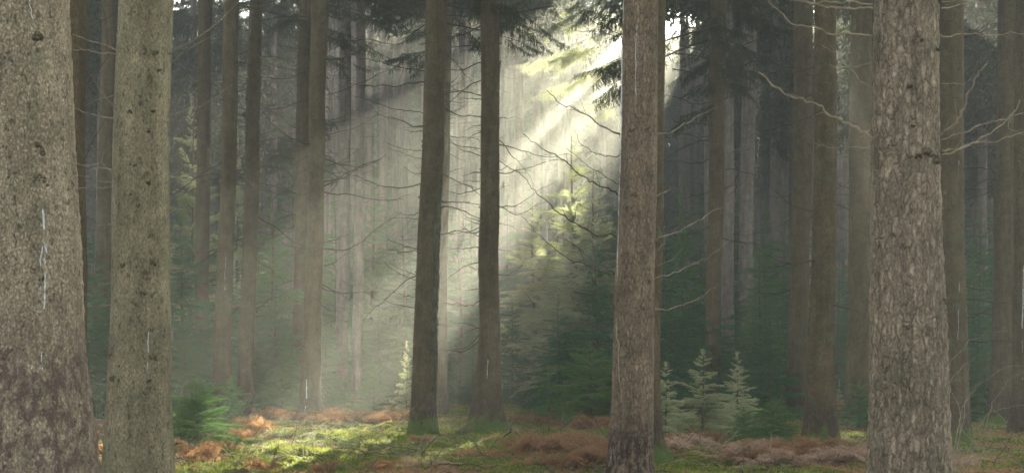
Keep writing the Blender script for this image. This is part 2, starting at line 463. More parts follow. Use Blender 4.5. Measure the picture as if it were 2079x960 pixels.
def path_branch(rng, pts, r0, r1=None, sides=6, twigs=0, tl=.25):
    b = Buf()
    pts = np.asarray(pts, float)
    # resample smoothly
    d = np.concatenate([[0], np.cumsum(np.linalg.norm(np.diff(pts, axis=0), axis=1))])
    s = np.linspace(0, d[-1], max(10, 5 * len(pts)))
    P = np.stack([np.interp(s, d, pts[:, k]) for k in range(3)], -1)
    for _ in range(3):
        P[1:-1] = (P[:-2] + 2 * P[1:-1] + P[2:]) / 4
    P[1:-1] += np.array([[rng.gauss(0, .004) for _ in range(3)] for _ in range(len(P) - 2)]) * d[-1] ** .5
    kk = np.cumsum([[rng.gauss(0, .008) for _ in range(3)] for _ in range(len(P))], axis=0) * d[-1]
    kk -= kk[0] + (kk[-1] - kk[0]) * (s / d[-1])[:, None]
    P += kk
    t = s / d[-1]
    r = r0 * .72 * (1 - t) + (r1 if r1 else r0 * .3) * t
    r = r * (1 + .12 * np.sin(t * 40 + rng.uniform(0, 6)))
    b.tube(P, r, sides)
    for k in range(twigs):
        i = rng.randrange(3, len(P) - 1)
        l = tl * rng.uniform(.3, 1)
        dirv = np.array([rng.gauss(0, 1), rng.gauss(0, .6), rng.gauss(0, 1)]); dirv /= np.linalg.norm(dirv)
        fw = P[min(i + 1, len(P) - 1)] - P[i - 1]; fw /= np.linalg.norm(fw)
        dirv = dirv * .8 + fw * .8
        ss = np.linspace(0, 1, 4)[:, None]
        b.tube(P[i] + dirv * l * ss + np.array([0, 0, -.1 * l]) * ss ** 2, r[i] * .45 * (1 - .7 * ss[:, 0]), 3)
    return b

class Tree:
    """a spruce: an Empty at the foot, with trunk, dead_branch and crown children"""
    def __init__(s, name, rows, Y, mat, H=25, label='', group=None, seed=1, flare=.35, flare_h=.6, roots=5, detail=1, cat='tree', knots=1.0, rough=1.0):
        s.rng = random.Random(seed); s.Y = Y; s.mat = mat; s.H = H
        rows = sorted(rows, key=lambda r: -r[0])           # from the foot up
        zz, xx, rr = [], [], []
        for (py, xl, xr) in rows:
            p = W((xl + xr) / 2, py, Y); zz.append(p[2]); xx.append(p[0]); rr.append((xr - xl) / 2 / F * Y)
        s.zz, s.xx, s.rr = zz, xx, rr
        sl = (xx[-1] - xx[0]) / (zz[-1] - zz[0]) if len(zz) > 1 else 0
        x_foot = xx[0] - sl * (zz[0]) * .8
        zf = float(gh(x_foot, Y))
        s.foot = np.array([x_foot, Y, zf - .02])
        zfoot = zf - .35
        s.Z = [zfoot] + zz + [H]; s.X = [x_foot - sl * .3] + xx + [xx[-1] + sl * .5 * (H - zz[-1])]
        tp = (rr[0] - rr[-1]) / max(zz[-1] - zz[0], .5)
        tp = min(max(tp, .001), .012)
        s.R = [rr[0] + tp * (zz[0] - zfoot)] + rr + [.015]
        s.flare, s.flare_h = flare, flare_h
        s.ph = s.rng.uniform(0, 6); s.nroots = roots
        s.e = link(name, None, None, s.foot)
        tag(s.e, label, cat, group)
        s.seed = seed; s.rough = rough
        s.build_trunk(detail, knots)
    def at(s, z):
        return np.interp(z, s.Z, s.X), np.interp(z, s.Z, s.R)
    def surf(s, z, th, out=0.0):
        """point on the bark, tree-local; th=0 faces the camera, positive to the right in the picture"""
        x, r = s.at(z)
        g = z - s.foot[2]
        fl = 1 + s.flare * math.exp(-max(g, -.1) / s.flare_h * 1.6)
        r = r * fl + out
        return np.array([x + r * math.sin(th), s.Y - r * math.cos(th), z]) - s.foot
    def build_trunk(s, detail, knots):
        ztop_view = CAMZ + HY / F * s.Y + .5
        dz = {0: .5, 1: .12, 2: .03}[detail]
        na = {0: 10, 1: 28, 2: 96}[detail]
        z = np.concatenate([np.arange(s.Z[0], min(ztop_view, s.H - 1), dz), np.linspace(min(ztop_view, s.H - 1), s.H, 14)])
        xc = np.interp(z, s.Z, s.X); r = np.interp(z, s.Z, s.R)
        th = np.arange(na) * 2 * math.pi / na
        g = np.maximum(z - s.foot[2], -.15)[:, None]
        lob = .5 + .5 * np.sin(s.nroots * th + s.ph)[None] + .3 * np.sin((s.nroots - 2) * th + 2 * s.ph)[None]
        fl = 1 + s.flare * np.exp(-g / s.flare_h * 1.6) * (.55 + .75 * lob) + .05 * np.exp(-g / 2.5) * lob
        R = r[:, None] * fl
        ct, st = np.cos(th)[None], np.sin(th)[None]
        zz = z[:, None] + 0 * ct
        n = pn(ct * 2.0 * 1.0, st * 2.0, zz * .8, s.seed) * .028 * s.rough
        if detail:
            n = n + pn(ct * r[:, None] * 38, st * r[:, None] * 38, zz * 15, s.seed) * .020 * s.rough
        if detail == 2:
            n = n + pn(ct * r[:, None] * 110, st * r[:, None] * 110, zz * 46, s.seed + 3) * .015 * s.rough
        R = R * (1 + n)
        wob = .012 * np.sin(zz * .9 + s.ph) + .006 * np.sin(zz * 2.3 + s.seed)
        G = np.stack([xc[:, None] + wob + R * st, s.Y - R * ct, zz], -1) - s.foot
        b = Buf(); b.grid(G, 0, True)
        # knots: dark branch scars and short stubs, in rough whorls
        if knots and detail:
            rng = s.rng
            zk = s.foot[2] + .5
            while zk < ztop_view - .4:
                k = rng.choice([1, 2, 2, 3, 4]) if knots >= 1 else rng.choice([0, 1, 1, 2])
                for _ in range(k):
                    a = rng.uniform(-1.5, 1.5); z1 = zk + rng.uniform(-.12, .12)
                    p = s.surf(z1, a, -.012); q = s.surf(z1 + rng.uniform(-.01, .02), a, rng.uniform(.006, .05) * rng.choice([.5, .5, 1]))
                    kr = rng.uniform(.012, .026)
                    b.tube([p, (p + q) / 2, q], [kr * 1.5, kr, kr * .6], 6, 1)
                zk += rng.uniform(.22, .5)
        me = b.mesh('trunk', [M[s.mat], M['knot']], True)
        link('trunk', me, s.e)
    def branch(s, b, mat, label=None):
        o = link('dead_branch', b.mesh('dead_branch', M[mat]), s.e)
        if label: o['label'] = label
        return o
    def dead(s, n, z0, z1, L=(.5, 1.8), mat='twig_dark', r=.014, droop=(-.55, .3), curve=(-.25, .5), twigs=7, sides=None, aim=None):
        rng = s.rng
        for k in range(n):
            z = rng.uniform(z0, z1)
            a = rng.uniform(-math.pi, math.pi) if aim is None else rng.choice(aim) + rng.uniform(-.6, .6)
            if aim is None and rng.random() < .7:      # mostly sideways, where it shows
                a = rng.choice([-1, 1]) * math.pi / 2 + rng.uniform(-.7, .7)
            p = s.surf(z, a, -.01)
            az = math.atan2(-math.cos(a), math.sin(a))
            l = L[0] + (L[1] - L[0]) * rng.random() ** 1.7
            if rng.random() < .25: l *= .35
            s.branch(dead_branch(rng, p, az, l, rng.uniform(*droop), r * (.7 + .25 * l), int(twigs * l ** .5) + 1, rng.uniform(*curve)), mat)
    def paths(s, lst, mat='twig_pale', dy=0.0, twigs=3, tl=.2):
        """hand placed dead branches; each = (thickness in m, end offset in depth, [(px, py) ...])"""
        for (r0, dyy, pp) in lst:
            n = len(pp); pts = []
            for i, (px, py) in enumerate(pp):
                yy = s.Y + dy + dyy * i / max(n - 1, 1)
                pts.append(W(px, py, yy) - s.foot)
            s.branch(path_branch(s.rng, pts, r0, twigs=twigs, tl=tl), mat)
    def resin(s, th, py0, py1, w=.012, wob=.03, strands=1):
        z0 = CAMZ + (HY - py1) / F * s.Y; z1 = CAMZ + (HY - py0) / F * s.Y
        rng = s.rng; b = Buf()
        for k in range(strands):
            a0 = z0 + (z1 - z0) * (0 if k == 0 else rng.uniform(0, .6)); a1 = z1 if k == 0 else a0 + (z1 - a0) * rng.uniform(.3, 1)
            n = max(8, int((a1 - a0) / .02)); pts, rad = [], []
            ph = rng.uniform(0, 6); off = 0 if k == 0 else rng.uniform(-.07, .07); wk = w * (1 if k == 0 else rng.uniform(.3, .8)); ww = 1
            for i in range(n):
                t = i / (n - 1); z = a0 + (a1 - a0) * t
                a = th + off * (1 - t * .5) + wob * (math.sin(t * 5 + ph) + .35 * math.sin(t * 17 + ph)) + rng.uniform(-.006, .006)
                ww = min(1.3, max(.12, ww + rng.uniform(-.35, .35)))
                pts.append(s.surf(z, a, -.001)); rad.append(wk * ww)
            b.tube(pts, rad, 5)
        link('resin_streak', b.mesh('resin_streak', M['resin'], True), s.e)

# ------------------------------------------------------------------ needle sprays
def spray_hang(seed, n=26, per=5, w=.046):
    """pendulous twigs under a drooping axis, unit length along x; returns (m,3,3)"""
    r = np.random.RandomState(seed); T = []
    for i in range(n):
        t = .12 + .88 * (i + r.rand()) / n
        base = np.array([t, 0, -.10 * t + .08 * t * t])
        sgn = 1 if i % 2 else -1
        d = np.array([.35 + .3 * r.rand(), sgn * (.25 + .6 * r.rand()), -.25 - .75 * r.rand()])
        l = (.12 + .22 * r.rand()) * (1.15 - .6 * t); d = d / np.linalg.norm(d)
        for k in range(per):
            a = base + d * l * k / per + np.array([0, 0, -.03 * (k / per) ** 2])
            dd = d + r.normal(0, .45, 3); dd /= np.linalg.norm(dd)
            side = np.cross(dd, r.normal(0, 1, 3)); side /= np.linalg.norm(side)
            ll = l * (.35 + .35 * r.rand())
            T.append([a - side * w * .5, a + side * w * .5, a + dd * ll])
    return np.array(T)

def spray_flat(seed, n=24, per=8, w=.038, droop=.18):
    """flat feathery spray like a young hemlock or spruce bough"""
    r = np.random.RandomState(seed); T = []
    ax = lambda t: np.array([t, .04 * math.sin(3 * t + seed), .10 * t - droop * t * t])
    for k in range(14):                       # needles along the axis itself
        t = .15 + .85 * k / 14; a = ax(t); d = np.array([.75, (-1) ** k * .6, .1]);
        T.append([a + [0, 0, w * .3], a - [0, 0, w * .3], a + d * .07])
    for i in range(n):
        t = .10 + .86 * (i + .4 * r.rand()) / n
        base = ax(t); sgn = 1 if i % 2 else -1
        l = (.40 * (1 - t) ** .75 + .05) * (.75 + .4 * r.rand())
        ang = .75 + .25 * r.rand()
        d = np.array([math.cos(ang), sgn * math.sin(ang), -.12 + .14 * r.randn()]); d /= np.linalg.norm(d)
        nrm = np.array([-d[1], d[0], 0])
        for k in range(per):
            s = (k + .2) / per
            a = base + d * l * s + np.array([0, 0, -.25 * l * s * s])
            for sg in (1, -1):
                dd = d * .8 + nrm * sg * .65 + np.array([0, 0, .22 * r.randn()])
                ll = (.05 + .075 * (1 - s)) * (.7 + .5 * r.rand())
                up = np.array([0, 0, 1]) * .5 + d * .85
                T.append([a, a + up * w * .75, a + dd * ll])
    return np.array(T, float)

HANG = [spray_hang(i) for i in range(5)]
HANG_FINE = [spray_hang(20 + i, 40, 9, .016) for i in range(4)]
FLAT = [spray_flat(i) for i in range(5)]
FLAT_FINE = [spray_flat(30 + i, 28, 9, .034) for i in range(4)]

def place(Tm, pos, az, pitch, L, roll):
    """instance one template at n places -> (n*m,3,3)"""
    n = len(pos)
    ca, sa, cp, sp, cr, sr = np.cos(az), np.sin(az), np.sin(pitch) * 0 + np.cos(pitch), np.sin(pitch), np.cos(roll), np.sin(roll)
    X = np.stack([ca * cp, sa * cp, sp], -1)
    Yv = np.stack([-sa, ca, 0 * sa], -1)
    Zv = np.cross(X, Yv)
    Y2 = Yv * cr[:, None] + Zv * sr[:, None]; Z2 = Zv * cr[:, None] - Yv * sr[:, None]
    R = np.stack([X, Y2, Z2], 1) * L[:, None, None]          # rows = images of the axes
    P = np.einsum('mkc,ncd->nmkd', Tm, R) + pos[:, None, None, :]
    return P.reshape(-1, 3, 3)

def crown_tris(rs, tree, z0, dens, rmax, tmpl=HANG, cut=True, full=.08):
    """branches of a crown from height z0 to the tip, world-local to the tree's foot"""
    H = tree.H; n = int(dens * (H - z0))
    t = rs.rand(n) ** .9
    z = z0 + (H - z0) * t
    az = rs.rand(n) * 2 * math.pi
    Lb = rmax * np.clip(1.05 - t, full, 1) ** .75 * (.65 + .5 * rs.rand(n)) * np.clip(.45 + t * 6, 0, 1)
    x = np.interp(z, tree.Z, tree.X)
    pos = np.stack([x, np.full(n, tree.Y), z], -1)
    pitch = -.25 + .25 * rs.randn(n) * .6 + .35 * t
    out = []
    for k, T in enumerate(tmpl):
        m = np.arange(n) % len(tmpl) == k
        out.append(place(T, pos[m], az[m], pitch[m], Lb[m], rs.normal(0, .25, m.sum())))
    P = np.concatenate(out)
    if cut:
        u, v = uv_of(P.mean(1))
        P = P[~gap(u, v)]
    limbs = [(pos[i], az[i], pitch[i], Lb[i]) for i in range(0, n, 2)]
    return P - tree.foot, limbs

def add_crown(tree, z0, dens=11, rmax=2.6, seed=0, tmpl=HANG, name='crown', mat='needle_old', b=None, full=.08):
    rs = np.random.RandomState(seed)
    P, limbs = crown_tris(rs, tree, z0, dens, rmax, tmpl, True, full)
    b = b or Buf(); b.tris(P, 0)
    for (p, a, pt, l) in limbs:
        s = np.linspace(0, 1, 4)[:, None]
        d = np.array([math.cos(a) * math.cos(pt), math.sin(a) * math.cos(pt), math.sin(pt)])
        b.tube(p - tree.foot + d * l * s + np.array([0, 0, -.05 * l]) * s ** 2, .022 * l ** .5 * (1 - .8 * s[:, 0]), 3, 1)
    link(name, b.mesh(name, [M[mat], M['twig_dark']]), tree.e)

def bough(tree, px, py, Y, az, L, seed, n=7, mat='needle_old', tmpl=HANG_FINE, pitch=-.2, spread=.9, label=None):
    """a live bough whose tip region is at the given place: an axis from the trunk with many sprays"""
    rs = np.random.RandomState(seed)
    tip = W(px, py, Y)
    d = np.array([math.cos(az), math.sin(az), math.tan(pitch)])
    root = tip - d * L
    b = Buf(); s = np.linspace(0, 1, 7)[:, None]
    ax = root + d * L * s + np.array([0, 0, -.12 * L]) * (s ** 2 - s)
    b.tube(ax - tree.foot, .022 * (1 - .8 * s[:, 0]), 4, 1)
    pos, azs, ls = [], [], []
    for k in range(n):
        t = .35 + .65 * (k + rs.rand()) / n
        pos.append([np.interp(t, s[:, 0], ax[:, c]) for c in range(3)])
        azs.append(az + rs.uniform(-spread, spread)); ls.append(L * .42 * (1.25 - t) + .35)
    pos = np.array(pos); azs = np.array(azs); ls = np.array(ls)
    for k, T in enumerate(tmpl):
        m = np.arange(n) % len(tmpl) == k
        if m.any():
            P = place(T, pos[m], azs[m], pitch - .2 + .2 * rs.randn(m.sum()), ls[m], rs.normal(0, .3, m.sum()))
            b.tris(P - tree.foot, 0)
    o = link('bough', b.mesh('bough', [M[mat], M['twig_dark']]), tree.e)
    if label: o['label'] = label

# ------------------------------------------------------------------ the trees one can name
TR = {}
def T_(key, *a, **k):
    t = Tree('spruce_tree', *a, **k); TR[key] = t; return t

t = T_('T1', [(0, -62, 142), (300, -60, 150), (500, -62, 160), (700, -66, 166), (960, -72, 190)], 11.0, 'bark_scaly', 25,
       'huge scaly barked spruce trunk cut by the left edge, dark flaking foot', seed=1, detail=2, flare=.3, knots=0)
for (th, py, kr) in [(.62, 92, .055), (.62, 312, .05), (-.18, 300, .055), (.02, 132, .05), (-.5, 100, .05), (-.25, 650, .06), (-.02, 715, .07), (-.75, 730, .05), (.66, 370, .03), (-.02, 380, .02), (.55, 560, .02)]:
    z = CAMZ + (HY - py) / F * 11
    b = Buf(); r = random.Random(py)
    for _ in range(7):
        a = th + r.uniform(-.09, .09); zz = z + r.uniform(-.05, .03)
        p = t.surf(zz, a, -.02); q = t.surf(zz, a, r.uniform(.004, .016))
        b.tube([p, (p + q) / 2, q], [kr * .5, kr * .42, kr * .2], 7)
    link('knot', b.mesh('knot', M['knot'], True), t.e)
t.resin(.64, 432, 630, .011, .02, 5); t.resin(.55, 690, 930, .004); t.resin(.5, 0, 60, .004)
t.resin(-.42, 400, 610, .005); t.resin(-.2, 100, 260, .004)
t.paths([(.012, -.6, [(-30, 230), (30, 60), (20, -40)])][:0])

t = T_('T1b', [(0, 100, 176), (480, 96, 172), (800, 92, 172)], 19, 'bark_mid', 24,
       'brown spruce trunk half hidden behind the huge trunk at the left edge', seed=2)
t.paths([(.010, .5, [(172, 60), (200, 45), (245, 20)]), (.008, .4, [(146, 210), (180, 170), (215, 120), (212, 0)]), (.007, .4, [(170, 330), (190, 290), (215, 240)])], 'twig_dark')

t = T_('T2', [(0, 245, 352), (400, 232, 345), (600, 228, 342), (800, 218, 343), (960, 212, 349)], 13.2, 'bark_smooth', 25,
       'smooth grey olive trunk with cut branch stubs, second from the left edge', seed=3, detail=2, flare=.25, knots=0)
for (px, py, kr) in [(258, 105, .03), (325, 116, .035), (300, 220, .028), (333, 151, .018), (275, 236, .03), (322, 233, .02), (268, 282, .015), (313, 273, .015),
                     (285, 343, .045), (312, 377, .02), (278, 400, .013), (285, 36, .014), (236, 349, .02), (262, 540, .035), (323, 535, .035), (304, 596, .03),
                     (345, 590, .014), (232, 722, .03), (322, 725, .035), (262, 740, .035), (237, 768, .03), (256, 771, .022), (313, 772, .025), (304, 797, .028), (258, 804, .03), (310, 5, .02)]:
    xc, rr = t.at(CAMZ + (HY - py) / F * 13.2)
    sx = ((px - CX) / F * 13.2 - xc) / rr; th = math.asin(max(-.97, min(.97, sx)))
    z = CAMZ + (HY - py) / F * 13.2; b = Buf(); r = random.Random(px * 7 + py)
    for _ in range(6):
        a = th + r.uniform(-.1, .1) * kr / .03; zz = z + r.uniform(-.5, .4) * kr
        p = t.surf(zz, a, -.015); q = t.surf(zz, a, r.uniform(.002, .012))
        b.tube([p, (p + q) / 2, q], [kr * .6, kr * .5, kr * .2], 7)
    link('knot', b.mesh('knot', M['knot'], True), t.e)
t.paths([(.012, .15, [(246, 103), (200, 88), (146, 70)]), (.010, .2, [(243, 112), (200, 106), (150, 102)]), (.010, .2, [(238, 240), (190, 231), (146, 219)]),
         (.010, .2, [(234, 346), (200, 340), (150, 331)]), (.009, .25, [(232, 380), (190, 384), (150, 384)]), (.006, .2, [(232, 372), (190, 365), (150, 352)]),
         (.005, .2, [(232, 356), (200, 325), (225, 295)]), (.006, .3, [(252, 197), (215, 200), (175, 215)]), (.005, .2, [(230, 455), (200, 458), (170, 459)]),
         (.005, .25, [(228, 617), (200, 620), (168, 622)]), (.004, .25, [(225, 573), (200, 575), (170, 600)]),
         (.008, -.3, [(278, 236), (240, 220), (205, 190), (185, 150)]), (.010, -.3, [(325, 114), (350, 100), (420, 68), (490, 0)]),
         (.006, .3, [(350, 125), (400, 85), (455, 60)]), (.007, -.2, [(320, 233), (380, 225), (420, 208), (472, 172)]),
         (.006, -.2, [(315, 378), (350, 371), (375, 350)]), (.006, -.15, [(287, 346), (260, 330), (238, 325)]), (.007, -.15, [(287, 340), (268, 325), (255, 310)])], 'twig_pale', twigs=2, tl=.12)
t.resin(.52, 675, 715, .004, .01); t.resin(.5, 735, 750, .004, .01)

t = T_('T15', [(0, 1776, 1905), (480, 1772, 1911), (600, 1768, 1915), (800, 1765, 1920), (960, 1760, 1923)], 12.0, 'bark_plated', 26,
       'broad pinkish trunk with cracked plated bark and long pale dead branches', seed=4, detail=2, flare=.25, knots=0, rough=1.5)
for (px, py, kr) in [(1798, 306, .06), (1822, 322, .05), (1870, 318, .055), (1893, 328, .05), (1850, 325, .03), (1830, 187, .03), (1855, 94, .02), (1893, 108, .02), (1822, 5, .04), (1902, 8, .03), (1908, 612, .04), (1826, 664, .035), (1838, 266, .02)]:
    xc, rr = t.at(CAMZ + (HY - py) / F * 12)
    sx = ((px - CX) / F * 12 - xc) / rr; th = math.asin(max(-.97, min(.97, sx)))
    z = CAMZ + (HY - py) / F * 12; b = Buf(); r = random.Random(px * 7 + py)
    for _ in range(8):
        a = th + r.uniform(-.16, .16) * kr / .05; zz = z + r.uniform(-.4, .4) * kr
        p = t.surf(zz, a, -.015); q = t.surf(zz, a, r.uniform(.003, .02))
        b.tube([p, (p + q) / 2, q], [kr * .45, kr * .35, kr * .12], 7)
    link('knot', b.mesh('knot', M['knot'], True), t.e)
t.paths([(.020, -.3, [(1800, 300), (1750, 272), (1700, 237), (1650, 205), (1598, 175), (1540, 148)]),
         (.012, .3, [(1772, 75), (1712, 73), (1695, 66), (1640, 48), (1600, 30), (1565, 5), (1550, -20)]),
         (.011, .3, [(1772, 10), (1700, 8), (1640, 2), (1590, -10)]), (.013, .25, [(1772, 18), (1700, 18), (1660, 10), (1600, 0)]),
         (.006, .2, [(1768, 128), (1730, 137), (1690, 134), (1683, 132)]), (.008, .2, [(1772, 180), (1740, 155), (1700, 120), (1668, 90)]),
         (.007, .2, [(1772, 297), (1720, 292), (1690, 298), (1645, 287)]), (.005, .2, [(1770, 262), (1740, 285), (1700, 290)]),
         (.009, .3, [(1908, 72), (1960, 70), (2000, 76), (2040, 68), (2090, 64)]), (.016, -.35, [(1880, 305), (1920, 272), (1950, 240), (1962, 205), (1985, 160), (2005, 128)]),
         (.014, .1, [(1912, 306), (1960, 296), (2000, 280), (2040, 245), (2060, 225), (2070, 203)]), (.012, .1, [(1912, 315), (1960, 300), (2000, 295), (2040, 282), (2085, 265)]),
         (.009, .2, [(1912, 284), (1960, 268), (2000, 252), (2040, 245), (2085, 228)]), (.008, .2, [(1912, 17), (1950, 10), (1985, -5)]),
         (.005, .2, [(1912, 170), (1935, 170), (1967, 173)]), (.005, .3, [(1912, 4), (1990, 6), (2025, 2)]), (.006, .0, [(2060, 225), (2040, 260), (2079, 275)])],
        'twig_pale', twigs=5, tl=.12)

t = T_('T9', [(0, 1265, 1336), (300, 1258, 1332), (500, 1253, 1330), (700, 1248, 1329), (960, 1240, 1326)], 20.0, 'bark_rough', 26,
       'stout reddish brown trunk right of centre with white resin down its left edge', seed=5, detail=2, flare=.3, knots=0)
for (px, py, kr) in [(1312, 72, .03), (1280, 270, .035), (1320, 272, .035), (1284, 400, .04), (1318, 204, .015), (1320, 316, .018), (1282, 163, .014), (1272, 516, .025), (1297, 515, .022), (1316, 572, .018),
                     (1265, 620, .04), (1302, 625, .04), (1270, 700, .03), (1264, 740, .03), (1275, 488, .015), (1325, 350, .015)]:
    xc, rr = t.at(CAMZ + (HY - py) / F * 20)
    sx = ((px - CX) / F * 20 - xc) / rr; th = math.asin(max(-.97, min(.97, sx)))
    z = CAMZ + (HY - py) / F * 20; b = Buf(); r = random.Random(px * 7 + py)
    for _ in range(5):
        a = th + r.uniform(-.12, .12) * kr / .03; zz = z + r.uniform(-.5, .5) * kr
        p = t.surf(zz, a, -.015); q = t.surf(zz, a, r.uniform(.004, .016))
        b.tube([p, (p + q) / 2, q], [kr * .7, kr * .55, kr * .25], 6)
    link('knot', b.mesh('knot', M['knot'], True), t.e)
t.paths([(.016, -.5, [(1262, 275), (1220, 255), (1180, 235), (1140, 212), (1110, 183)]), (.010, .6, [(1258, 315), (1220, 315), (1180, 290), (1165, 262)]),
         (.015, -.5, [(1254, 396), (1220, 382), (1180, 368), (1130, 335), (1090, 305), (1062, 272)]), (.009, .3, [(1258, 376), (1220, 352), (1190, 330), (1150, 300)]),
         (.014, -.4, [(1250, 480), (1205, 468), (1160, 448), (1110, 415), (1070, 378), (1042, 345)]), (.011, -.4, [(1248, 556), (1200, 545), (1150, 525), (1115, 500), (1090, 470), (1060, 440)]),
         (.010, -.3, [(1248, 628), (1225, 600), (1205, 570), (1185, 530), (1175, 512), (1170, 500)]), (.007, .3, [(1222, 598), (1190, 597), (1165, 590)]), (.008, .3, [(1248, 555), (1210, 535), (1165, 500), (1130, 480)])], 'twig_dark', twigs=7, tl=.3)
t.paths([(.013, .4, [(1336, 272), (1365, 262), (1400, 240), (1425, 226), (1457, 218)]), (.013, .4, [(1336, 482), (1375, 468), (1420, 445), (1460, 420), (1497, 398)]),
         (.011, .4, [(1330, 565), (1370, 552), (1410, 535), (1450, 512), (1482, 488)]), (.012, .3, [(1330, 628), (1370, 620), (1410, 608), (1453, 582)]),
         (.012, .2, [(1332, 398), (1350, 390), (1373, 377)]), (.007, .2, [(1335, 540), (1370, 525), (1387, 500)]), (.006, .2, [(1335, 508), (1350, 492), (1348, 470)]),
         (.011, -.6, [(1262, 617), (1252, 660), (1246, 700), (1248, 750), (1256, 790), (1268, 825)])], 'twig_pale', twigs=3, tl=.15)
t.paths([(.010, -.25, [(1316, 74), (1320, 35), (1322, -10)]), (.008, -.2, [(1286, 400), (1268, 385), (1255, 372)]), (.008, .5, [(1262, 74), (1210, 68), (1160, 68), (1110, 40)]),
         (.009, .5, [(1262, 72), (1225, 55), (1180, 30), (1160, 0)])], 'twig_dark', twigs=6, tl=.3)
t.resin(-1.35, 0, 240, .013, .03); t.resin(-1.3, 240, 560, .008, .05); t.resin(-.25, 0, 200, .0045, .04); t.resin(-1.3, 700, 930, .006, .05)

t = T_('T9b', [(0, 1283, 1353), (300, 1278, 1348), (600, 1272, 1340), (880, 1262, 1342), (940, 1258, 1348)], 24.5, 'bark_mossy', 25,
       'dark trunk with a mossy foot peeping out right behind the stout reddish trunk', seed=6, flare=.7, flare_h=.4)
t = T_('T7', [(0, 866, 908), (300, 856, 900), (500, 848, 892), (750, 838, 887), (850, 832, 884)], 34, 'bark_mossy', 25,
       'leaning brown trunk left of centre with a long split wound down its right side', seed=7, flare=.32, flare_h=.5)
t.paths([(.014, .5, [(857, 306), (820, 302), (785, 290)]), (.016, .5, [(848, 505), (817, 499), (787, 487)]), (.014, .5, [(847, 558), (818, 549), (792, 534)]),
         (.013, .5, [(846, 603), (815, 598), (785, 588)]), (.010, .5, [(850, 445), (825, 442), (800, 443)]), (.018, 1, [(864, 145), (800, 137), (750, 123), (722, 115)]),
         (.020, 1.5, [(866, 10), (790, 28), (712, 42), (670, 78), (640, 100)]), (.016, 1.2, [(860, 230), (800, 224), (745, 205), (712, 192)])], 'twig_dark', twigs=9, tl=.5)
t.dead(38, 2.0, 10, (.4, 1.9))
b = Buf(); rr = random.Random(5)
for q in range(3):
    pts = []; rad = []
    for i in range(70):
        z = CAMZ + (HY - (330 + 550 * i / 69)) / F * 34
        pts.append(t.surf(z, .78 + q * .28 + .10 * math.sin(i * .23 + q) + rr.uniform(-.04, .04), -.006)); rad.append(rr.uniform(.010, .042) * (.4 + .6 * math.sin(min(1, i / 14) * 1.57)))
    b.tube(pts, rad, 6)
link('bark_wound', b.mesh('bark_wound', M['wound'], True), t.e)


t = T_('T7b', [(0, 886, 919), (300, 880, 913), (500, 876, 909), (780, 872, 908)], 50, 'bark_mid', 25,
       'thinner hazy trunk standing close behind the right side of the split trunk', seed=8)
t.dead(25, 3, 13, (.6, 2.2), r=.016)
t = T_('T8', [(0, 978, 1016), (300, 975, 1013), (500, 972, 1012), (650, 975, 1016), (780, 966, 1018), (840, 958, 1020)], 35, 'bark_mossy', 26,
       'central trunk on a swollen mossy foot that sweeps out to the left', seed=9, flare=.5, flare_h=.45, roots=4)
b = Buf()
for k, (pp, r0) in enumerate([([(998, 805), (978, 846), (955, 868), (928, 882), (895, 893), (870, 900)], .22), ([(1000, 800), (1012, 850), (1030, 872), (1055, 886)], .20), ([(992, 810), (985, 860), (975, 900)], .22)]):
    P = np.array([W(px, py, 35 - .12 * i * (1 if k != 1 else .5)) for i, (px, py) in enumerate(pp)]) - t.foot
    s = np.linspace(0, 1, 30); P = np.stack([np.interp(s * (len(pp) - 1), range(len(pp)), P[:, c]) for c in range(3)], -1)
    for _ in range(4): P[1:-1] = (P[:-2] + P[1:-1] * 2 + P[2:]) / 4
    P[:, 2] -= .05 + .06 * s
    b.tube(P, r0 * (1 - .62 * s) * (1 + .06 * np.sin(s * 17)), 14)
link('root', b.mesh('root', M["moss_bark"], True), t.e)
t.dead(48, 1.9, 10.5, (.35, 1.7)); t.resin(-.1, 725, 770, .008)

t = T_('T6', [(0, 632, 666), (400, 625, 658), (700, 614, 652), (850, 610, 652)], 42, 'bark_mid', 26,
       'hazy trunk in the beams with a white resin patch at its foot', seed=10, flare=.5)
t.dead(48, 3, 11.8, (.5, 2.4), r=.016)
t.paths([(.016, .5, [(664, 193), (720, 180), (790, 140)]), (.014, .5, [(660, 276), (720, 260), (768, 233)]), (.014, .5, [(658, 339), (700, 326), (737, 300)]), (.012, .4, [(656, 405), (682, 378), (697, 335)])], 'twig_dark', twigs=8, tl=.5)
t.resin(-.33, 770, 838, .018, .03, 4)
t = T_('T6b', [(0, 606, 636), (400, 599, 629)], 52, 'bark_mid', 25, 'dark trunk touching the left side of the trunk with the resin patch', seed=11)
t.dead(22, 5, 13, (.6, 2.2), r=.017)
t = T_('T5', [(0, 507, 533), (400, 495, 525), (750, 484, 515), (830, 480, 516)], 44, 'bark_mid', 25, 'slender dark trunk, right one of the thin trio on the left', seed=12)
t.dead(25, 3, 12, (.5, 2.2), r=.016)

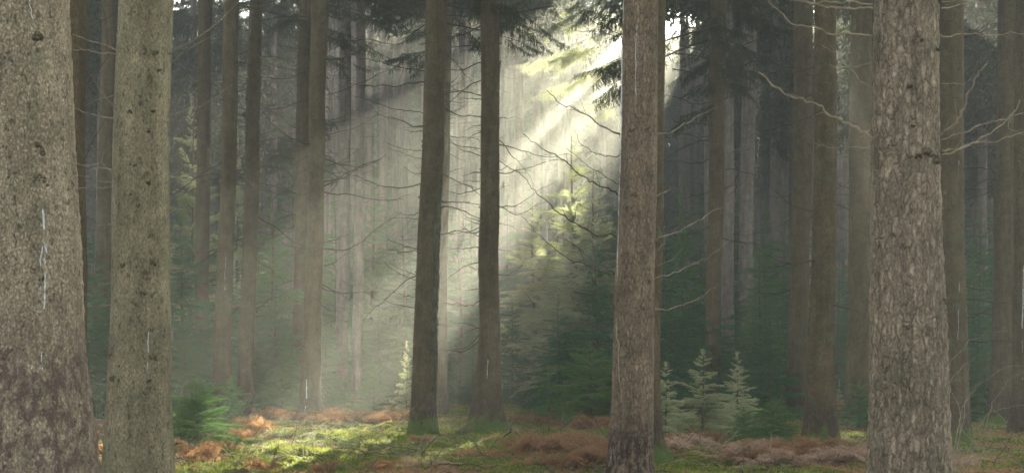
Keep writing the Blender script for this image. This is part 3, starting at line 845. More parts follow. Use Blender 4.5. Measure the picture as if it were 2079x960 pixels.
t = T_('T4', [(0, 456, 486), (400, 447, 478), (700, 434, 470), (800, 430, 470)], 43, 'bark_mid', 25, 'thin trunk with a short pale resin line, middle of the thin trio on the left', seed=13)
t.dead(28, 3, 12, (.5, 2.4), r=.016); t.resin(.2, 520, 590, .007, .05)
t = T_('T3', [(0, 404, 431), (400, 398, 426), (650, 395, 424)], 53, 'bark_mid', 25, 'thinnest trunk of the left trio, rising behind yellow green foliage', seed=14)
t.dead(25, 6, 13, (.6, 2.6), r=.017)
t = T_('T0', [(0, 208, 238), (480, 196, 226), (650, 190, 224)], 45, 'bark_mid', 25, 'slim dark trunk seen between the two big left trunks', seed=15)
t.dead(32, 4, 12.5, (.6, 2.4), r=.012)
t = T_('T10', [(0, 1444, 1476), (400, 1437, 1469), (660, 1433, 1464)], 46, 'bark_mid', 26, 'mid distance trunk right of the stout reddish trunk, among hanging boughs', seed=16)
t.dead(22, 5, 12.5, (.6, 2.4), r=.016)
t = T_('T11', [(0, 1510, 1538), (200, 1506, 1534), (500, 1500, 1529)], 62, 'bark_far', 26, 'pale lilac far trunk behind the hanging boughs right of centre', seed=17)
t = T_('T12', [(0, 1613, 1651), (300, 1610, 1649), (500, 1607, 1645), (650, 1602, 1641), (820, 1594, 1641)], 44, 'bark_mossy', 26, 'left trunk of the close pair right of centre, green moss round its foot', seed=18, flare=.55)
t.dead(19, 3, 12, (.6, 2.2), r=.012)
t = T_('T13', [(0, 1657, 1699), (300, 1652, 1698), (500, 1648, 1696), (700, 1642, 1695), (890, 1636, 1700)], 29, 'bark_mossy', 25, 'right trunk of the close pair, with a dark cracked foot', seed=19, flare=.5)
t.dead(14, 2.5, 8, (.4, 1.5), r=.010)
t = T_('T14', [(0, 1726, 1769), (500, 1724, 1768), (780, 1718, 1768)], 41, 'bark_mid', 25, 'dark trunk close left of the broad plated trunk', seed=20)
t.dead(19, 3, 10.5, (.4, 1.8), r=.012)
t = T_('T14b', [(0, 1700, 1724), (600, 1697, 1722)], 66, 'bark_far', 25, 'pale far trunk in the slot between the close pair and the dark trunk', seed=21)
t = T_('T16', [(0, 1903, 1956), (480, 1902, 1957), (700, 1905, 1962), (880, 1905, 1968)], 31, 'bark_mossy', 25, 'trunk half hidden behind the right side of the broad plated trunk', seed=22, flare=.4)
t.dead(16, 2, 8.5, (.5, 1.6), r=.010); t.resin(.3, 330, 400, .006, .08); t.resin(.25, 560, 690, .004, .1)
t = T_('T17', [(0, 2027, 2072), (480, 2019, 2062), (700, 2014, 2062), (830, 2008, 2064)], 41, 'bark_mossy', 25, 'trunk near the right edge with spreading mossy roots', seed=23, flare=1.0, flare_h=.45, roots=4)
t.dead(25, 2.5, 10.5, (.4, 1.8), r=.012)
t = T_('T18', [(0, 2062, 2110), (480, 2058, 2108), (800, 2056, 2112)], 34, 'bark_mid', 25, 'trunk cut by the right edge with a long white resin line', seed=24)
t.resin(-.55, 540, 770, .010, .05)

NAMED = dict(TR)
# crowns of the named trees, above the frame
for i, (k, t) in enumerate(NAMED.items()):
    z0 = max(10.5, CAMZ + HY / F * t.Y + 1.3)
    add_crown(t, z0, dens=12, rmax=3.0 if t.Y > 25 else 3.3, seed=100 + i)

# hanging live boughs that show in the frame
B_ = bough
B_(TR['T9b'], 1222, 135, 26.5, math.pi + .15, 2.0, 1, n=9, pitch=-.35)
B_(TR['T9b'], 1236, 175, 26.0, math.pi + .1, 1.6, 2, n=7, pitch=-.45)
B_(TR['T9b'], 1235, 30, 26.5, math.pi + .1, 2.0, 3, n=9, pitch=-.2)
for k, (px, py, L, az) in enumerate([(1370, 60, 3.2, math.pi + .4), (1385, 150, 2.6, math.pi + .2), (1400, 110, 2.4, math.pi - .3), (1370, 250, 2.4, math.pi + .3), (1410, 180, 1.8, math.pi),
                                     (1590, 60, 3.0, .2), (1560, 150, 2.6, -.2), (1540, 110, 2.4, .4), (1520, 180, 2.2, .0), (1500, 60, 2.2, -.4), (1580, 20, 2.8, .1), (1500, 130, 1.8, .2)]):
    B_(TR['T10'], px, py, 46 + (k % 3 - 1) * .7, az, L, 10 + k, n=6, pitch=-.42 if k < 5 else -.25)
for k, (px, py, L, az) in enumerate([(700, 70, 3.2, .3), (760, 90, 3.0, .1), (800, 40, 3.4, -.2), (720, 130, 2.4, .2), (560, 40, 2.4, math.pi), (690, 20, 2.2, 0)]):
    B_(TR['T6b'], px, py, 52.5 + (k % 3 - 1), az, L, 40 + k, n=4, pitch=-.2)
for k, (px, py, L, az) in enumerate([(1090, 40, 2.8, .2), (1120, 75, 3.0, .1), (1070, 90, 2.2, -.1), (1045, 20, 2.4, .3), (940, 60, 2.0, math.pi), (960, 20, 2.4, math.pi + .2)]):
    B_(TR['T8'], px, py, 36 + (k % 3 - 1) * .6, az, L, 60 + k, n=3, pitch=-.25)
for k, (px, py, L, az) in enumerate([(830, 60, 2.6, math.pi), (800, 120, 2.6, math.pi + .2), (790, 20, 3.0, math.pi)]):
    B_(TR['T7b'], px, py, 51, az, L, 70 + k, n=8, pitch=-.2)

tw = Tree('spruce_tree', [(0, 1283, 1307), (400, 1280, 1305)], 79, 'bark_far', 27, 'far spruce with sunlit hanging boughs left of the stout reddish trunk', seed=25, detail=0, knots=0)
for k, (px, py, L, az) in enumerate([(1095, 60, 4.5, math.pi), (1120, 120, 4.0, math.pi + .2), (1100, 190, 4.2, math.pi - .1), (1190, 150, 2.4, math.pi), (1195, 215, 2.0, math.pi + .4),
                                     (1150, 20, 3.5, math.pi), (1210, 70, 2.2, math.pi), (1070, 130, 4.4, math.pi), (1205, 235, 1.8, math.pi)]):
    bough(tw, px, py, 77.5 + (k % 3 - 1), az, L, 80 + k, n=8, mat='needle_lit_paint', pitch=-.35)
# ------------------------------------------------------------------ the forest behind
def zone(px):
    if px < 195: return 'behind the huge trunk at the left edge'
    if px < 400: return 'between the smooth olive trunk and the thin trio'
    if px < 520: return 'behind the thin trio of trunks on the left'
    if px < 620: return 'between the thin trio and the resin patched trunk'
    if px < 850: return 'between the resin patched trunk and the split trunk'
    if px < 975: return 'between the split trunk and the mossy footed centre trunk'
    if px < 1260: return 'in the bright haze left of the stout reddish trunk'
    if px < 1440: return 'just right of the stout reddish trunk'
    if px < 1605: return 'between the hanging boughs and the close pair of trunks'
    if px < 1770: return 'behind the close pair of trunks'
    if px < 1910: return 'behind the broad plated trunk'
    return 'right of the broad plated trunk'

rng = random.Random(77)
far_spots = [(1996, 68, 18), (2010, 88, 16), (593, 84, 20), (722, 82, 27), (748, 92, 16), (668, 96, 13), (776, 104, 14), (1085, 96, 15), (1040, 110, 14), (1150, 118, 12), (370, 95, 14), (540, 100, 15),
             (555, 78, 12), (690, 112, 13), (280, 90, 14), (1590, 80, 20), (1565, 100, 14), (1395, 104, 13), (1985, 76, 24), (1880, 90, 18), (2060, 95, 14), (820, 108, 12), (945, 98, 15)]
spots = [((px - CX) / F * Y, Y, w / F * Y / 2) for px, Y, w in far_spots]
y = 56.0
while y < 138:
    half = y * .33 + 7
    x = -half + rng.uniform(0, 6)
    while x < half + 6:
        X, Yy = x + rng.uniform(-1.6, 1.6), y + rng.uniform(-2, 2)
        px = CX + X / Yy * F
        ok = all(math.hypot(X - a, Yy - b2) > 2.6 for a, b2, _ in spots)
        uu = X - SUN_DX * Yy                      # keep the clearings the sun comes through
        if (-12.3 < uu < -6.6 and not 1262 < px < 1335 and rng.random() < .8) or (1095 < px < 1258 and Yy < 105) or (-2.4 < uu < -.2 and Yy < 75 and rng.random() < .6) or (-21.6 < uu < -18.2 and Yy < 82): ok = False
        if ok: spots.append((X, Yy, rng.uniform(.15, .24)))
        x += rng.uniform(4.6, 7.2)
    y += 6.2
back0 = len(spots)
for yb in (134, 142, 150, 158, 166, 174):
    x = -yb * .34 - 4
    while x < yb * .34 + 10:
        spots.append((x + rng.uniform(-1, 1), yb + rng.uniform(-3, 3), rng.uniform(.15, .24)))
        x += rng.uniform(3.6, 5.0)
for i, (X, Yy, r) in enumerate(spots):
    px = CX + X / Yy * F
    w = r * F / Yy
    lean = rng.uniform(-.3, 1.0) * 8
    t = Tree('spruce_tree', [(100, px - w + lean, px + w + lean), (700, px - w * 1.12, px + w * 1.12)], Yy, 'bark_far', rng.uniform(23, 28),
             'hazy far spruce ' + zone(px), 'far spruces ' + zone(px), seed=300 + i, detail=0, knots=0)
    z0 = rng.uniform(9.5, 13) if Yy < 80 else rng.uniform(11, 15)
    if i >= back0: z0 = rng.uniform(.2, 1.5); t.H = 31.5; t.Z[-1] = 31.5
    elif 640 < px < 1490: z0 = min(CAMZ + HY / F * Yy + .4, 25.5); t.H = max(t.H, min(32, z0 + 7)); t.Z[-1] = t.H
    elif 860 < px < 1560: z0 = min(max(14.5, .298 * Yy - 7), 18.5)
    b = Buf(); rb = random.Random(i)
    if Yy < 100:
        for k in range(22):
            z = rb.uniform(4, z0); a = rb.uniform(-3.14, 3.14)
            bb = dead_branch(rb, t.surf(z, a, -.02), math.atan2(-math.cos(a), math.sin(a)), rb.uniform(.6, 2.4), rb.uniform(-.3, .1), .013, 4, rb.uniform(0, .3), 3)
            off = 0
            for vv, qq in zip(bb.V, bb.Q):
                b.V.append(vv); b.Q.append(qq - off + b.n); b.qm.append(np.ones(len(qq), int)); off += len(vv); b.n += len(vv)
    add_crown(t, z0, dens=14 if i >= back0 else (32 if 860 < px < 1560 else (20 if px > 640 else 15)), rmax=rng.uniform(2.5, 3.2) + (.9 if i >= back0 or 860 < px < 1560 else 0), seed=600 + i, b=b, full=.5 if i >= back0 else .2)

# ------------------------------------------------------------------ young trees
def young_mesh(seed, H, R, n, tmpl, z0=.05, droop=.0, leader=.06, pw=.85):
    """foliage and stem of a young conifer; branches in whorls, longest low down"""
    rs = np.random.RandomState(seed)
    nw = max(6, int(n / 6)); pos, az, pit, Ls = [], [], [], []
    for w_ in range(nw):
        t = z0 + (1 - z0 - leader) * ((w_ + rs.rand() * .5) / nw)
        k = 6 if w_ < nw * .8 else 4
        ph = rs.rand() * 6
        for j in range(k):
            if rs.rand() < .12: continue
            l = R * (1 - t) ** pw * (.5 + .75 * rs.rand()) + .03 * H * (1 - t)
            pos.append([0, 0, max(.03 * H, t * H + rs.normal(0, .022) * H)]); az.append(ph + j * 2 * math.pi / k + rs.uniform(-.35, .35))
            pit.append(.02 - droop + .6 * t ** 1.3 + rs.normal(0, .19)); Ls.append(l)
    pos, az, pit, Ls = map(np.array, (pos, az, pit, Ls))
    b = Buf()
    for k, T in enumerate(tmpl):
        m = np.arange(len(pos)) % len(tmpl) == k
        b.tris(place(T, pos[m], az[m], pit[m], Ls[m] * 1.0, rs.normal(0, .2, m.sum())), 0)
    for i in range(len(pos)):
        s = np.linspace(0, 1, 3)[:, None]
        d = np.array([math.cos(az[i]) * math.cos(pit[i]), math.sin(az[i]) * math.cos(pit[i]), math.sin(pit[i])])
        b.tube(pos[i] + d * Ls[i] * .9 * s + np.array([0, 0, -.08 * Ls[i]]) * s ** 2, .006 * Ls[i] ** .5 * (1 - .7 * s[:, 0]) * H ** .4, 3, 1)
    # leader shoot with upright needles
    m = 30
    P = np.zeros((m, 3, 3)); zz = H * (1 - leader * 1.6 + leader * 1.6 * rs.rand(m)); aa = rs.rand(m) * 6.28; ll = .035 * H ** .5 * (1 + .5 * rs.rand(m))
    P[:, 0, 2] = zz; P[:, 1, 2] = zz + .012 * H ** .5; P[:, 2] = np.stack([np.cos(aa) * ll, np.sin(aa) * ll, zz + ll], -1)
    b.tris(P, 0)
    st = Buf(); s = np.linspace(0, 1, 8)
    st.tube(np.stack([.01 * H * np.sin(s * 5 + seed) * s, .01 * H * np.cos(s * 4) * s, H * s - .06], -1), (.012 * H + .004) * (1 - .9 * s), 6)
    return b, st.mesh('stem', M['stem'])

def proto(seed, H, R, n, tmpl, mat, **k):
    b, sm = young_mesh(seed, H, R, n, tmpl, **k)
    return {'f': b.mesh('foliage', [M[mat], M['stem']]), 's': sm, 'H': H}

def plant_young(pr, X, Y, H, rz, label, group=None, name='young_spruce', wide=1.0, cat='young tree'):
    e = link(name, None, None, (X, Y, float(gh(X, Y)) - .02), rz)
    sc = H / pr['H']; e.scale = (sc * wide, sc * wide, sc)
    tag(e, label, cat, group)
    link('stem', pr['s'], e); link('foliage', pr['f'], e)
    return e

P_big = [proto(i, 7.0, 1.9, 150, FLAT, 'needle_young', droop=.12) for i in (1, 2)]
P_dark = [proto(i, 7.0, 2.1, 170, FLAT, 'needle_blue', droop=.15) for i in (3, 4, 5)]
P_light = [proto(i, 7.0, 1.8, 150, FLAT, 'needle_lit_paint', droop=.05) for i in (6, 7)]
P_sap = [proto(i, 1.6, .75, 90, FLAT_FINE, 'needle_young', pw=.7, z0=.08) for i in (8, 9)]
P_sapd = [proto(i, 1.6, .85, 120, FLAT_FINE, 'needle_sap', pw=.6, z0=.05) for i in (10, 11)]
P_sapp = [proto(i, 1.6, .60, 95, FLAT_FINE, 'needle_sun_paint', pw=.8, z0=.10) for i in (12, 13)]
P_thin = [proto(i, 1.6, .34, 30, FLAT_FINE, 'needle_young', pw=.8, z0=.25, leader=.2) for i in (14,)]

def PX(px, Y): return (px - CX) / F * Y
def HT(py, Y): return CAMZ + (HY - py) / F * Y
def Yg(pr, px, py_top, Y, label, rz=None, wide=1.0, name='young_spruce', cat='young tree', group=None):
    plant_young(pr, PX(px, Y), Y, HT(py_top, Y), rng.uniform(0, 6.28) if rz is None else rz, label, group, name, wide, cat)

# named young trees
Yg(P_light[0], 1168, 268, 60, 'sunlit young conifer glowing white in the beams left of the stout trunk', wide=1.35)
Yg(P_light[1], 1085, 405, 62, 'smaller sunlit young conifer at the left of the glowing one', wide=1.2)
Yg(P_dark[0], 1212, 500, 50, 'dense dark young conifer directly left of the stout trunk', wide=1.0)
Yg(P_dark[1], 1135, 600, 49, 'low dark conifer below the glowing one, left of the stout trunk', wide=1.15)
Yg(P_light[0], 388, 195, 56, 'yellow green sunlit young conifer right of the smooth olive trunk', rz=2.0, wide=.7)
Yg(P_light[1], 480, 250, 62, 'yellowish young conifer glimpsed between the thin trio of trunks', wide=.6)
Yg(P_dark[2], 370, 430, 46, 'dark hemlock filling the gap right of the smooth olive trunk', wide=1.05)
Yg(P_dark[0], 300, 420, 50, 'dark hemlock mostly behind the smooth olive trunk', rz=4)
Yg(P_dark[1], 190, 480, 44, 'dark hemlock between the two big left trunks', wide=.9)
Yg(P_big[0], 550, 400, 52, 'green hemlock between the thin trio and the resin patched trunk', wide=1.0)
Yg(P_big[1], 680, 380, 66, 'thin topped hemlock just right of the resin patched trunk', wide=.8)
Yg(P_big[0], 755, 330, 72, 'tall dim hemlock in haze midway between resin patched and split trunks', wide=1.0)
Yg(P_big[1], 820, 430, 69, 'dim hemlock in haze close left of the split trunk', wide=1.1)
Yg(P_dark[2], 700, 520, 64, 'low dim hemlock in haze right of the resin patched trunk', wide=1.2)
Yg(P_dark[0], 935, 470, 68, 'pale dim hemlock between the split trunk and the centre trunk', wide=1.2)
Yg(P_big[0], 1385, 350, 50, 'narrow pointed hemlock right of the stout reddish trunk', wide=.6)
Yg(P_dark[1], 1350, 470, 47, 'dark hemlock hugging the right side of the stout trunk', wide=.8)
Yg(P_dark[0], 1480, 500, 56, 'broad hemlock behind the mid distance trunk right of centre', wide=.95)
Yg(P_big[1], 1555, 400, 53, 'tall green hemlock left of the close pair of trunks', wide=.9)
Yg(P_dark[2], 1562, 640, 43, 'low dark hemlock left of the close pair of trunks', wide=1.2)
Yg(P_dark[1], 1605, 560, 47, 'dark hemlock behind the left trunk of the close pair', wide=.9)
Yg(P_big[0], 1710, 480, 60, 'hemlock seen in the slot between the pair and the dark trunk', wide=.8)
Yg(P_dark[2], 1800, 520, 50, 'hemlock behind the broad plated trunk', wide=.8)
Yg(P_big[1], 1990, 420, 52, 'tall hemlock right of the broad plated trunk', wide=.9)
Yg(P_dark[0], 1985, 600, 47, 'low dark hemlock between the two right edge trunks', wide=.9)
Yg(P_dark[1], 1925, 520, 50, 'hemlock behind the trunk half hidden by the broad one')

Yg(P_light[1], 1205, 335, 58, 'sunlit young conifer squeezed against the left edge of the stout trunk', wide=1.1)

# the hazy rows of young growth further back
k = 0
for (px, py, Y) in [(30, 500, 50), (110, 430, 55), (240, 380, 66), (330, 330, 72), (420, 420, 60), (470, 380, 70), (520, 470, 58), (590, 340, 76), (640, 430, 70), (600, 520, 62), (720, 430, 80), (790, 380, 84),
                    (860, 400, 78), (900, 350, 88), (960, 450, 78), (1010, 480, 72), (1030, 400, 86), (1130, 480, 68), (1220, 360, 76), (1290, 300, 82), (1330, 400, 66), (1420, 420, 62), (1440, 340, 80),
                    (1500, 380, 70), (1590, 380, 72), (1640, 430, 62), (1680, 500, 58), (1750, 420, 68), (1820, 400, 72), (1880, 430, 64), (1950, 380, 74), (2040, 440, 60), (2100, 480, 56), (2020, 330, 84),
                    (450, 600, 52), (530, 610, 54), (770, 610, 62), (870, 600, 64), (1040, 600, 60), (1430, 640, 50), (1740, 620, 52), (2070, 600, 46), (20, 620, 46), (170, 620, 48), (660, 620, 60), (960, 640, 60), (175, 560, 42), (350, 560, 42), (375, 640, 40), (455, 520, 50), (440, 650, 46), (500, 600, 50), (560, 560, 50), (590, 660, 50), (640, 600, 56),
                    (1360, 600, 44), (1410, 540, 50), (1450, 590, 46), (1545, 500, 50), (1580, 620, 46), (1700, 560, 50), (1745, 540, 54), (1900, 600, 44), (1975, 520, 50), (2000, 660, 44), (2075, 540, 50), (1995, 480, 58)]:
    pr = (P_dark + P_big)[k % 5]
    Yg(pr, px, py + rng.uniform(-15, 15), Y, ('tall' if py < 450 else 'low') + ' hazy hemlock ' + zone(px), wide=rng.uniform(.9, 1.3), group='hazy young hemlocks ' + zone(px)); k += 1

# saplings in front
SP = 'conifer_sapling'; sc = 'sapling'
Yg(P_sapd[0], 400, 765, 28.5, 'bushy dark green sapling at the foot of the smooth olive trunk, right side', name=SP, cat=sc, wide=1.35)
Yg(P_thin[0], 1115, 715, 36, 'thin upright sapling standing alone left of the stout trunk', name=SP, cat=sc, wide=1.3)
Yg(P_sapp[0], 1427, 705, 36, 'silvery sapling painted as if sunlit, wider of the two left of the bushy dark one', name=SP, cat=sc, wide=1.35)
Yg(P_sapp[1], 1497, 708, 38, 'silvery sapling painted as if sunlit, with a tall bare leader, beside the wider one', name=SP, cat=sc, wide=1.0)
Yg(P_sapp[0], 1352, 735, 35, 'silvery sapling painted as if sunlit, half hidden right behind the stout trunk', name=SP, cat=sc, rz=1.0, wide=1.1)
Yg(P_sapd[1], 1568, 800, 31, 'rounded dark green sapling left of the pair of trunks', name=SP, cat=sc, wide=1.5)
Yg(P_sapp[1], 826, 690, 47, 'pale sapling painted as if sunlit, touching the left side of the split trunk', name=SP, cat=sc, wide=.55)
Yg(P_sap[0], 760, 730, 48, 'dim sapling between the resin patched trunk and the split trunk', name=SP, cat=sc, wide=1.1)
Yg(P_sap[1], 572, 725, 46, 'dim sapling left of the resin patched trunk', name=SP, cat=sc, wide=1.2)
Yg(P_sap[0], 700, 770, 50, 'small dim sapling right behind the resin patched trunk', name=SP, cat=sc, wide=1.2)
Yg(P_sapp[0], 1704, 765, 47, 'tiny sapling painted as if sunlit, in the slot right of the close pair', name=SP, cat=sc, wide=.55)
Yg(P_sapd[1], 1200, 700, 42, 'dark sapling in shade left of the stout trunk', name=SP, cat=sc, wide=1.4)
Yg(P_sapd[0], 1510, 820, 33, 'low dark sapling under the silvery pair', name=SP, cat=sc, wide=1.2)
Yg(P_sap[1], 470, 760, 40, 'dim sapling behind the bushy dark green one', name=SP, cat=sc, wide=1.2)
Yg(P_sap[0], 1745, 770, 38, 'sapling at the foot of the dark trunk left of the plated one', name=SP, cat=sc, wide=1.2)

# ------------------------------------------------------------------ bracken
def frond(rs, L, curl=1.0, npin=13):
    """one arching dead frond, tip curled; unit frame x forward z up -> (m,3,3)"""
    T = []
    t = np.linspace(0, 1, npin)
    ang = 1.35 - (1.5 + .8 * curl) * t ** 1.25
    x = np.concatenate([[0], np.cumsum(np.cos(ang[:-1]))]) / npin * L; z = np.concatenate([[0], np.cumsum(np.sin(ang[:-1]))]) / npin * L
    for i in range(npin - 1):
        a = np.array([x[i], 0, z[i]]); c = np.array([x[i + 1], 0, z[i + 1]])
        T.append([a + [0, .004, 0], a - [0, .004, 0], c])
        if i < 3: continue
        pl = .34 * L * math.sin(min(1, (i - 1) / npin * 1.5 + .25) * 2.6) ** .8 * (.8 + .3 * rs.rand())
        fw = (c - a) / np.linalg.norm(c - a)
        for sg in (1, -1):
            d = np.array([0, sg, 0]) * .85 + fw * .35 + np.array([0, 0, -.35 * rs.rand()]); d /= np.linalg.norm(d)
            npn = 6
            for k in range(npn):
                s = k / npn; b0 = a + d * pl * s + np.array([0, 0, -.25 * pl * s * s])
                wv = .34 * pl * (1 - s) + .015
                for s2 in (1, -1):
                    tip = b0 + fw * s2 * wv * .8 + d * wv * .45 + np.array([0, 0, .3 * wv * rs.randn()])
                    T.append([b0, b0 + d * pl / npn * .75, tip])
    return np.array(T)

def fern_mesh(seed, n, L, mat, flat=0.0):
    rs = np.random.RandomState(seed); b = Buf()
    for k in range(n):
        T = frond(rs, L * rs.uniform(.65, 1.15), rs.uniform(.2, 1.3))
        a = rs.rand() * 6.28; ca, sa = math.cos(a), math.sin(a)
        R = np.array([[ca, sa, 0], [-sa, ca, 0], [0, 0, 1 - flat]])
        b.tris(T @ R + np.array([rs.normal(0, .05), rs.normal(0, .05), 0]), 0)
    return b.mesh('bracken', M[mat])
FERN = [fern_mesh(i, 8, .85, 'fern') for i in range(4)]
FERN_P = [fern_mesh(10 + i, 8, .7, 'fern_pale', .2) for i in range(2)]
FERN_LOW = [fern_mesh(20 + i, 7, .6, 'fern', .45) for i in range(3)]

def fzone(px):
    L = [(230, 'between the two big left trunks'), (380, 'right of the smooth olive trunk'), (470, 'around the bushy dark sapling'), (600, 'left of the resin patched trunk'),
         (720, 'below the resin patched trunk'), (840, 'left of the split trunk'), (960, 'between the split and centre trunks'), (1100, 'right of the centre trunk'),
         (1245, 'left of the stout reddish trunk'), (1420, 'right of the stout reddish trunk'), (1540, 'below the silvery saplings'), (1660, 'around the rounded dark sapling'), (1780, 'at the foot of the close pair'), (1960, 'behind the broad plated trunk')]
    for p, n in L:
        if px < p: return n
    return 'under the right edge trunks'
rf = random.Random(9)
def put_fern(px, Y, s=1.0, kind=0):
    X = PX(px, Y)
    lst = (FERN, FERN_P, FERN_LOW)[kind]
    o = link('bracken_clump', rf.choice(lst), None, (X, Y, float(gh(X, Y)) - .03), rf.uniform(0, 6.28))
    s *= 1.25
    o.scale = (s, s, s * rf.uniform(.8, 1.1))
    dn = 'near' if Y < 31 else ('middle distance' if Y < 40 else 'far')
    kn = ('rust brown arching', 'pale brown drooping', 'low flattened rust brown')[kind]
    tag(o, f'{kn} bracken, {dn}, {fzone(px)}', 'bracken', f'{kn} bracken, {dn}, {fzone(px)}')
# the lit drift behind the mossy patch
for px in range(540, 830, 17):
    put_fern(px + rf.uniform(-8, 8), rf.uniform(40, 44), rf.uniform(.6, 1.05), 0)
for (px, Y, s, k) in [(365, 33, .8, 0), (380, 31, .7, 0), (500, 33, .75, 0), (520, 35, .8, 0), (470, 30, .6, 0), (545, 34, .6, 1), (440, 27, .7, 2), (400, 25.5, .8, 0), (370, 26, .8, 1), (430, 25, .7, 2),
                      (480, 25, .6, 2), (540, 24.2, .6, 0), (590, 24.0, .5, 2), (655, 24.1, .5, 0), (720, 24.1, .55, 2), (775, 24.3, .55, 0), (350, 28, .6, 2),
                      (868, 31.5, .5, 1), (850, 31.2, .45, 0), (845, 25, .6, 1), (900, 25, .5, 1), (960, 24.5, .5, 2), (1010, 25, .6, 2),
                      (1050, 26, .8, 0), (1090, 27, .8, 0), (1130, 26, .9, 0), (1165, 27.5, .9, 0), (1200, 26, 1, 0), (1225, 28, .9, 0), (1180, 25, .7, 2), (1120, 25, .7, 2), (1060, 25, .6, 2), (1220, 25, .8, 0), (1140, 30, .7, 0),
                      (1100, 41, .8, 0), (1130, 43, .8, 0), (1165, 44, 1.0, 0), (1195, 42, 1.1, 0), (1225, 43, 1.1, 0), (1150, 39, .8, 0), (1180, 38, .8, 0), (1215, 38, .9, 0), (1060, 42, .7, 0), (1030, 45, .6, 0),
                      (1380, 28, .8, 1), (1420, 30, .9, 1), (1440, 32, .8, 0), (1460, 29, .6, 1), (1400, 26, .7, 2), (1370, 31, .7, 0), (1490, 26, .7, 1), (1530, 25.5, .8, 1), (1570, 26, .9, 0), (1610, 26.5, .9, 1),
                      (1640, 25.5, 1, 0), (1680, 25, .9, 1), (1715, 25, .9, 1), (1750, 24.8, .8, 1), (1600, 25, .8, 0), (1560, 24.5, .7, 1), (1510, 24.5, .7, 0), (1660, 27, .8, 1), (1450, 25, .6, 1),
                      (1720, 46, 1.1, 0), (1740, 44, 1.0, 0), (1760, 46, 1.1, 0), (1590, 45, .9, 1), (1575, 40, .7, 0), (1940, 24.3, .7, 1), (1530, 24.0, .75, 1), (1640, 23.9, .95, 1), (1690, 24.0, 1.0, 1), (1735, 23.9, .85, 1), (1755, 24.4, .9, 1), (1180, 24.0, .85, 0), (1215, 24.1, .8, 0), (1140, 24.0, .7, 0), (1950, 25, .6, 1), (2070, 44, .9, 0), (2080, 42, .8, 0),
                      (200, 27, .7, 0), (195, 33, .7, 0), (205, 40, .8, 0), (190, 24.5, .6, 2)]:
    put_fern(px, Y, s, k)

# bracken and fine debris lying so thick that nobody could count it
def low_cover():
    rs = np.random.RandomState(4)
    def scatter(n, y0, y1, dens):
        Y = y0 * (y1 / y0) ** rs.rand(n); X = (rs.rand(n) * 2 - 1) * (Y * .34)
        keep = dens(X, Y) > rs.rand(n)
        return X[keep], Y[keep]
    # moss tufts
    X, Y = scatter(320000, 22.5, 56, lambda X, Y: np.clip(.65 + .6 * (((X + 3.6) / 3.2) ** 2 + ((Y - 31) / 6.5) ** 2 < 1) + 1.1 * pn(X * .5, Y * .42, 0 * X, 5), .06, 1))
    n = len(X); Z = gh(X, Y) + .085 * pn(X * 2.3, Y * 1.7, 0 * X, 9) + .022 * pn(X * 6, Y * 5.0, 0 * X, 2)
    a = rs.rand(n) * 6.28; h = rs.uniform(.015, .06, n) * (.6 + .8 * (pn(X * 1.3, Y * 1.2, 0 * X, 7) > 0)); w = rs.uniform(.008, .02, n)
    P = np.zeros((n, 3, 3)); c, s = np.cos(a) * w, np.sin(a) * w
    P[:, 0] = np.stack([X - c, Y - s, Z - .01], -1); P[:, 1] = np.stack([X + c, Y + s, Z - .01], -1)
    P[:, 2] = np.stack([X + rs.normal(0, .025, n), Y + rs.normal(0, .025, n), Z + h], -1)
    b = Buf(); b.tris(P); tag(link('moss', b.mesh('moss', M['moss'])), 'bright green moss carpeting the forest floor', 'moss', kind='stuff')
    # fallen bracken bits
    X, Y = scatter(90000, 22.5, 60, lambda X, Y: (1 - .93 * (((X + 3.6) / 3.2) ** 2 + ((Y - 31) / 6.5) ** 2 < 1 + .4 * pn(X * 1.5, Y, 0 * X, 3))) * np.clip(.05 - 1.2 * pn(X * .5, Y * .42, 0 * X, 5), .05, 1))
    n = len(X); Z = gh(X, Y)
    a = rs.rand(n) * 6.28; l = rs.uniform(.06, .26, n); P = np.zeros((n, 3, 3))
    P[:, 0] = np.stack([X, Y, Z + .0], -1); P[:, 1] = np.stack([X + .02 * np.sin(a), Y - .02 * np.cos(a), Z + .03], -1)
    P[:, 2] = np.stack([X + l * np.cos(a), Y + l * np.sin(a), Z + rs.uniform(.0, .14, n)], -1)
    b = Buf(); b.tris(P); tag(link('bracken_litter', b.mesh('bracken_litter', M['fern'])), 'brown litter of fallen bracken and leaves on the ground', 'leaf litter', kind='stuff')
    # dry grass blades
    X, Y = scatter(26000, 22.5, 50, lambda X, Y: np.clip(.1 + 1.3 * pn(X * .7 + 5, Y * .6, 0 * X, 2), .02, 1))
    n = len(X); Z = gh(X, Y); a = rs.rand(n) * 6.28; h = rs.uniform(.08, .28, n); P = np.zeros((n, 3, 3)); c, s = np.cos(a) * .004, np.sin(a) * .004
    P[:, 0] = np.stack([X - c, Y - s, Z], -1); P[:, 1] = np.stack([X + c, Y + s, Z], -1); P[:, 2] = np.stack([X + rs.normal(0, .08, n), Y + rs.normal(0, .08, n), Z + h], -1)
    b = Buf(); b.tris(P); tag(link('dry_grass', b.mesh('dry_grass', M['grass_dry'])), 'thin dry grass standing in tufts on the forest floor', 'grass', kind='stuff')
low_cover()

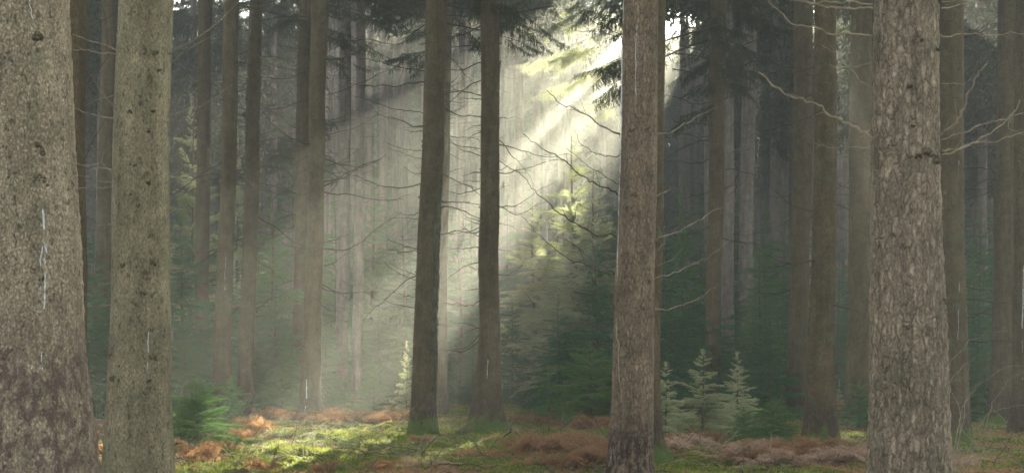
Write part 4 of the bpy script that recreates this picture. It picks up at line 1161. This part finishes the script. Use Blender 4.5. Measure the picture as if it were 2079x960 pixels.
def twig_litter():
    r = random.Random(12); b = Buf()
    for _ in range(2600):
        Y = 23 * (50 / 23) ** r.random(); X = r.uniform(-1, 1) * Y * .34
        a = r.uniform(0, 3.14); l = r.uniform(.12, .8) * (1 if r.random() < .7 else .4)
        up = r.uniform(-.05, .15) if r.random() < .8 else r.uniform(.3, 1.2)
        z = float(gh(X, Y)) + r.uniform(.01, .09)
        s = np.linspace(0, 1, 5)
        b.tube(np.stack([X + math.cos(a) * l * s, Y + math.sin(a) * l * s, z + up * l * s + .06 * l * np.sin(s * r.uniform(3, 9))], -1), r.uniform(.004, .011) * (1 - .6 * s), 3, r.choice([0, 0, 1]))
    tag(link('twig_litter', b.mesh('twig_litter', [M['twig_dark'], M['twig_pale']])), 'small dead twigs strewn over the forest floor', 'twigs', kind='stuff')
twig_litter()

# ------------------------------------------------------------------ fallen branches, bare shrub
rb = random.Random(31)
def fallen(pp, Y0, dY, r, label, mat='twig_dark', twigs=5, tl=.3):
    pts = [W(px, py, Y0 + dY * i / (len(pp) - 1)) for i, (px, py) in enumerate(pp)]
    base = pts[0].copy()
    tag(link('fallen_branch', path_branch(rb, [p - base for p in pts], r, twigs=twigs, tl=tl).mesh('fallen_branch', M[mat]), None, base), label, 'branch')
fallen([(850, 962), (880, 945), (915, 937), (950, 938), (985, 946), (1010, 962)], 24.3, .5, .022, 'dark arched fallen branch in the grass below the centre trunk')
fallen([(1010, 890), (1060, 885), (1110, 898), (1150, 915), (1200, 935), (1240, 955)], 31, -6, .02, 'long fallen branch running down from the centre trunk to the stout trunk')
fallen([(1515, 930), (1540, 945), (1560, 965)], 25, -1, .025, 'short dark stick in the pale bracken below the rounded sapling')
fallen([(485, 838), (505, 815), (525, 795)], 35, 1, .014, 'thin dark stick leaning out of the bracken left of the lit moss', twigs=2)
fallen([(590, 908), (600, 885), (602, 862)], 31, .3, .016, 'short dead stem standing in the lit moss', twigs=3, tl=.12)
fallen([(1573, 828), (1583, 812), (1590, 795)], 38, .2, .012, 'pale yellow stick leaning at the mossy foot of the left pair trunk', 'twig_pale', 0)
fallen([(1720, 905), (1745, 895), (1775, 890)], 32, .5, .018, 'small dark branch lying on moss right of the close pair', twigs=3)
fallen([(550, 940), (562, 915), (566, 900)], 26, .2, .016, 'dark dead stem at the near edge of the lit moss', twigs=3, tl=.15)
fallen([(795, 945), (845, 905), (900, 895)], 28, 1, .010, 'thin dry stalk in front of the split trunk', 'twig_pale', 4)
e = link('bare_shrub', None, None, W(1930, 935, 20)); e.location.z = float(gh(e.location.x, 20)) - .02
tag(e, 'leafless shrub with thin arching twigs right of the broad plated trunk', 'shrub')
fb = np.array(e.location)
for pp in [[(1925, 900), (1935, 745), (1975, 700), (2020, 673), (2045, 672)], [(1925, 900), (1930, 780), (1965, 745), (1985, 722)], [(1940, 930), (1955, 830), (1985, 790), (2010, 760), (2012, 735)],
           [(1935, 940), (1960, 820), (2000, 790), (2050, 752), (2085, 745)], [(1935, 940), (1990, 835), (2040, 825), (2085, 818)], [(1930, 940), (1945, 840), (1938, 800), (1925, 780)], [(1925, 855), (1945, 840), (1985, 830)],
           [(1930, 945), (1942, 900), (1950, 895), (1960, 900)], [(1935, 940), (2035, 800), (2050, 760), (2085, 752)]]:
    pts = [W(px, py, 20 + rb.uniform(-.2, .2)) - fb for px, py in pp]; pts[0] = np.array([0, 0, 0.0])
    link('stem', path_branch(rb, pts, .008, .003, twigs=3, tl=.2).mesh('stem', M['twig_pale']), e)
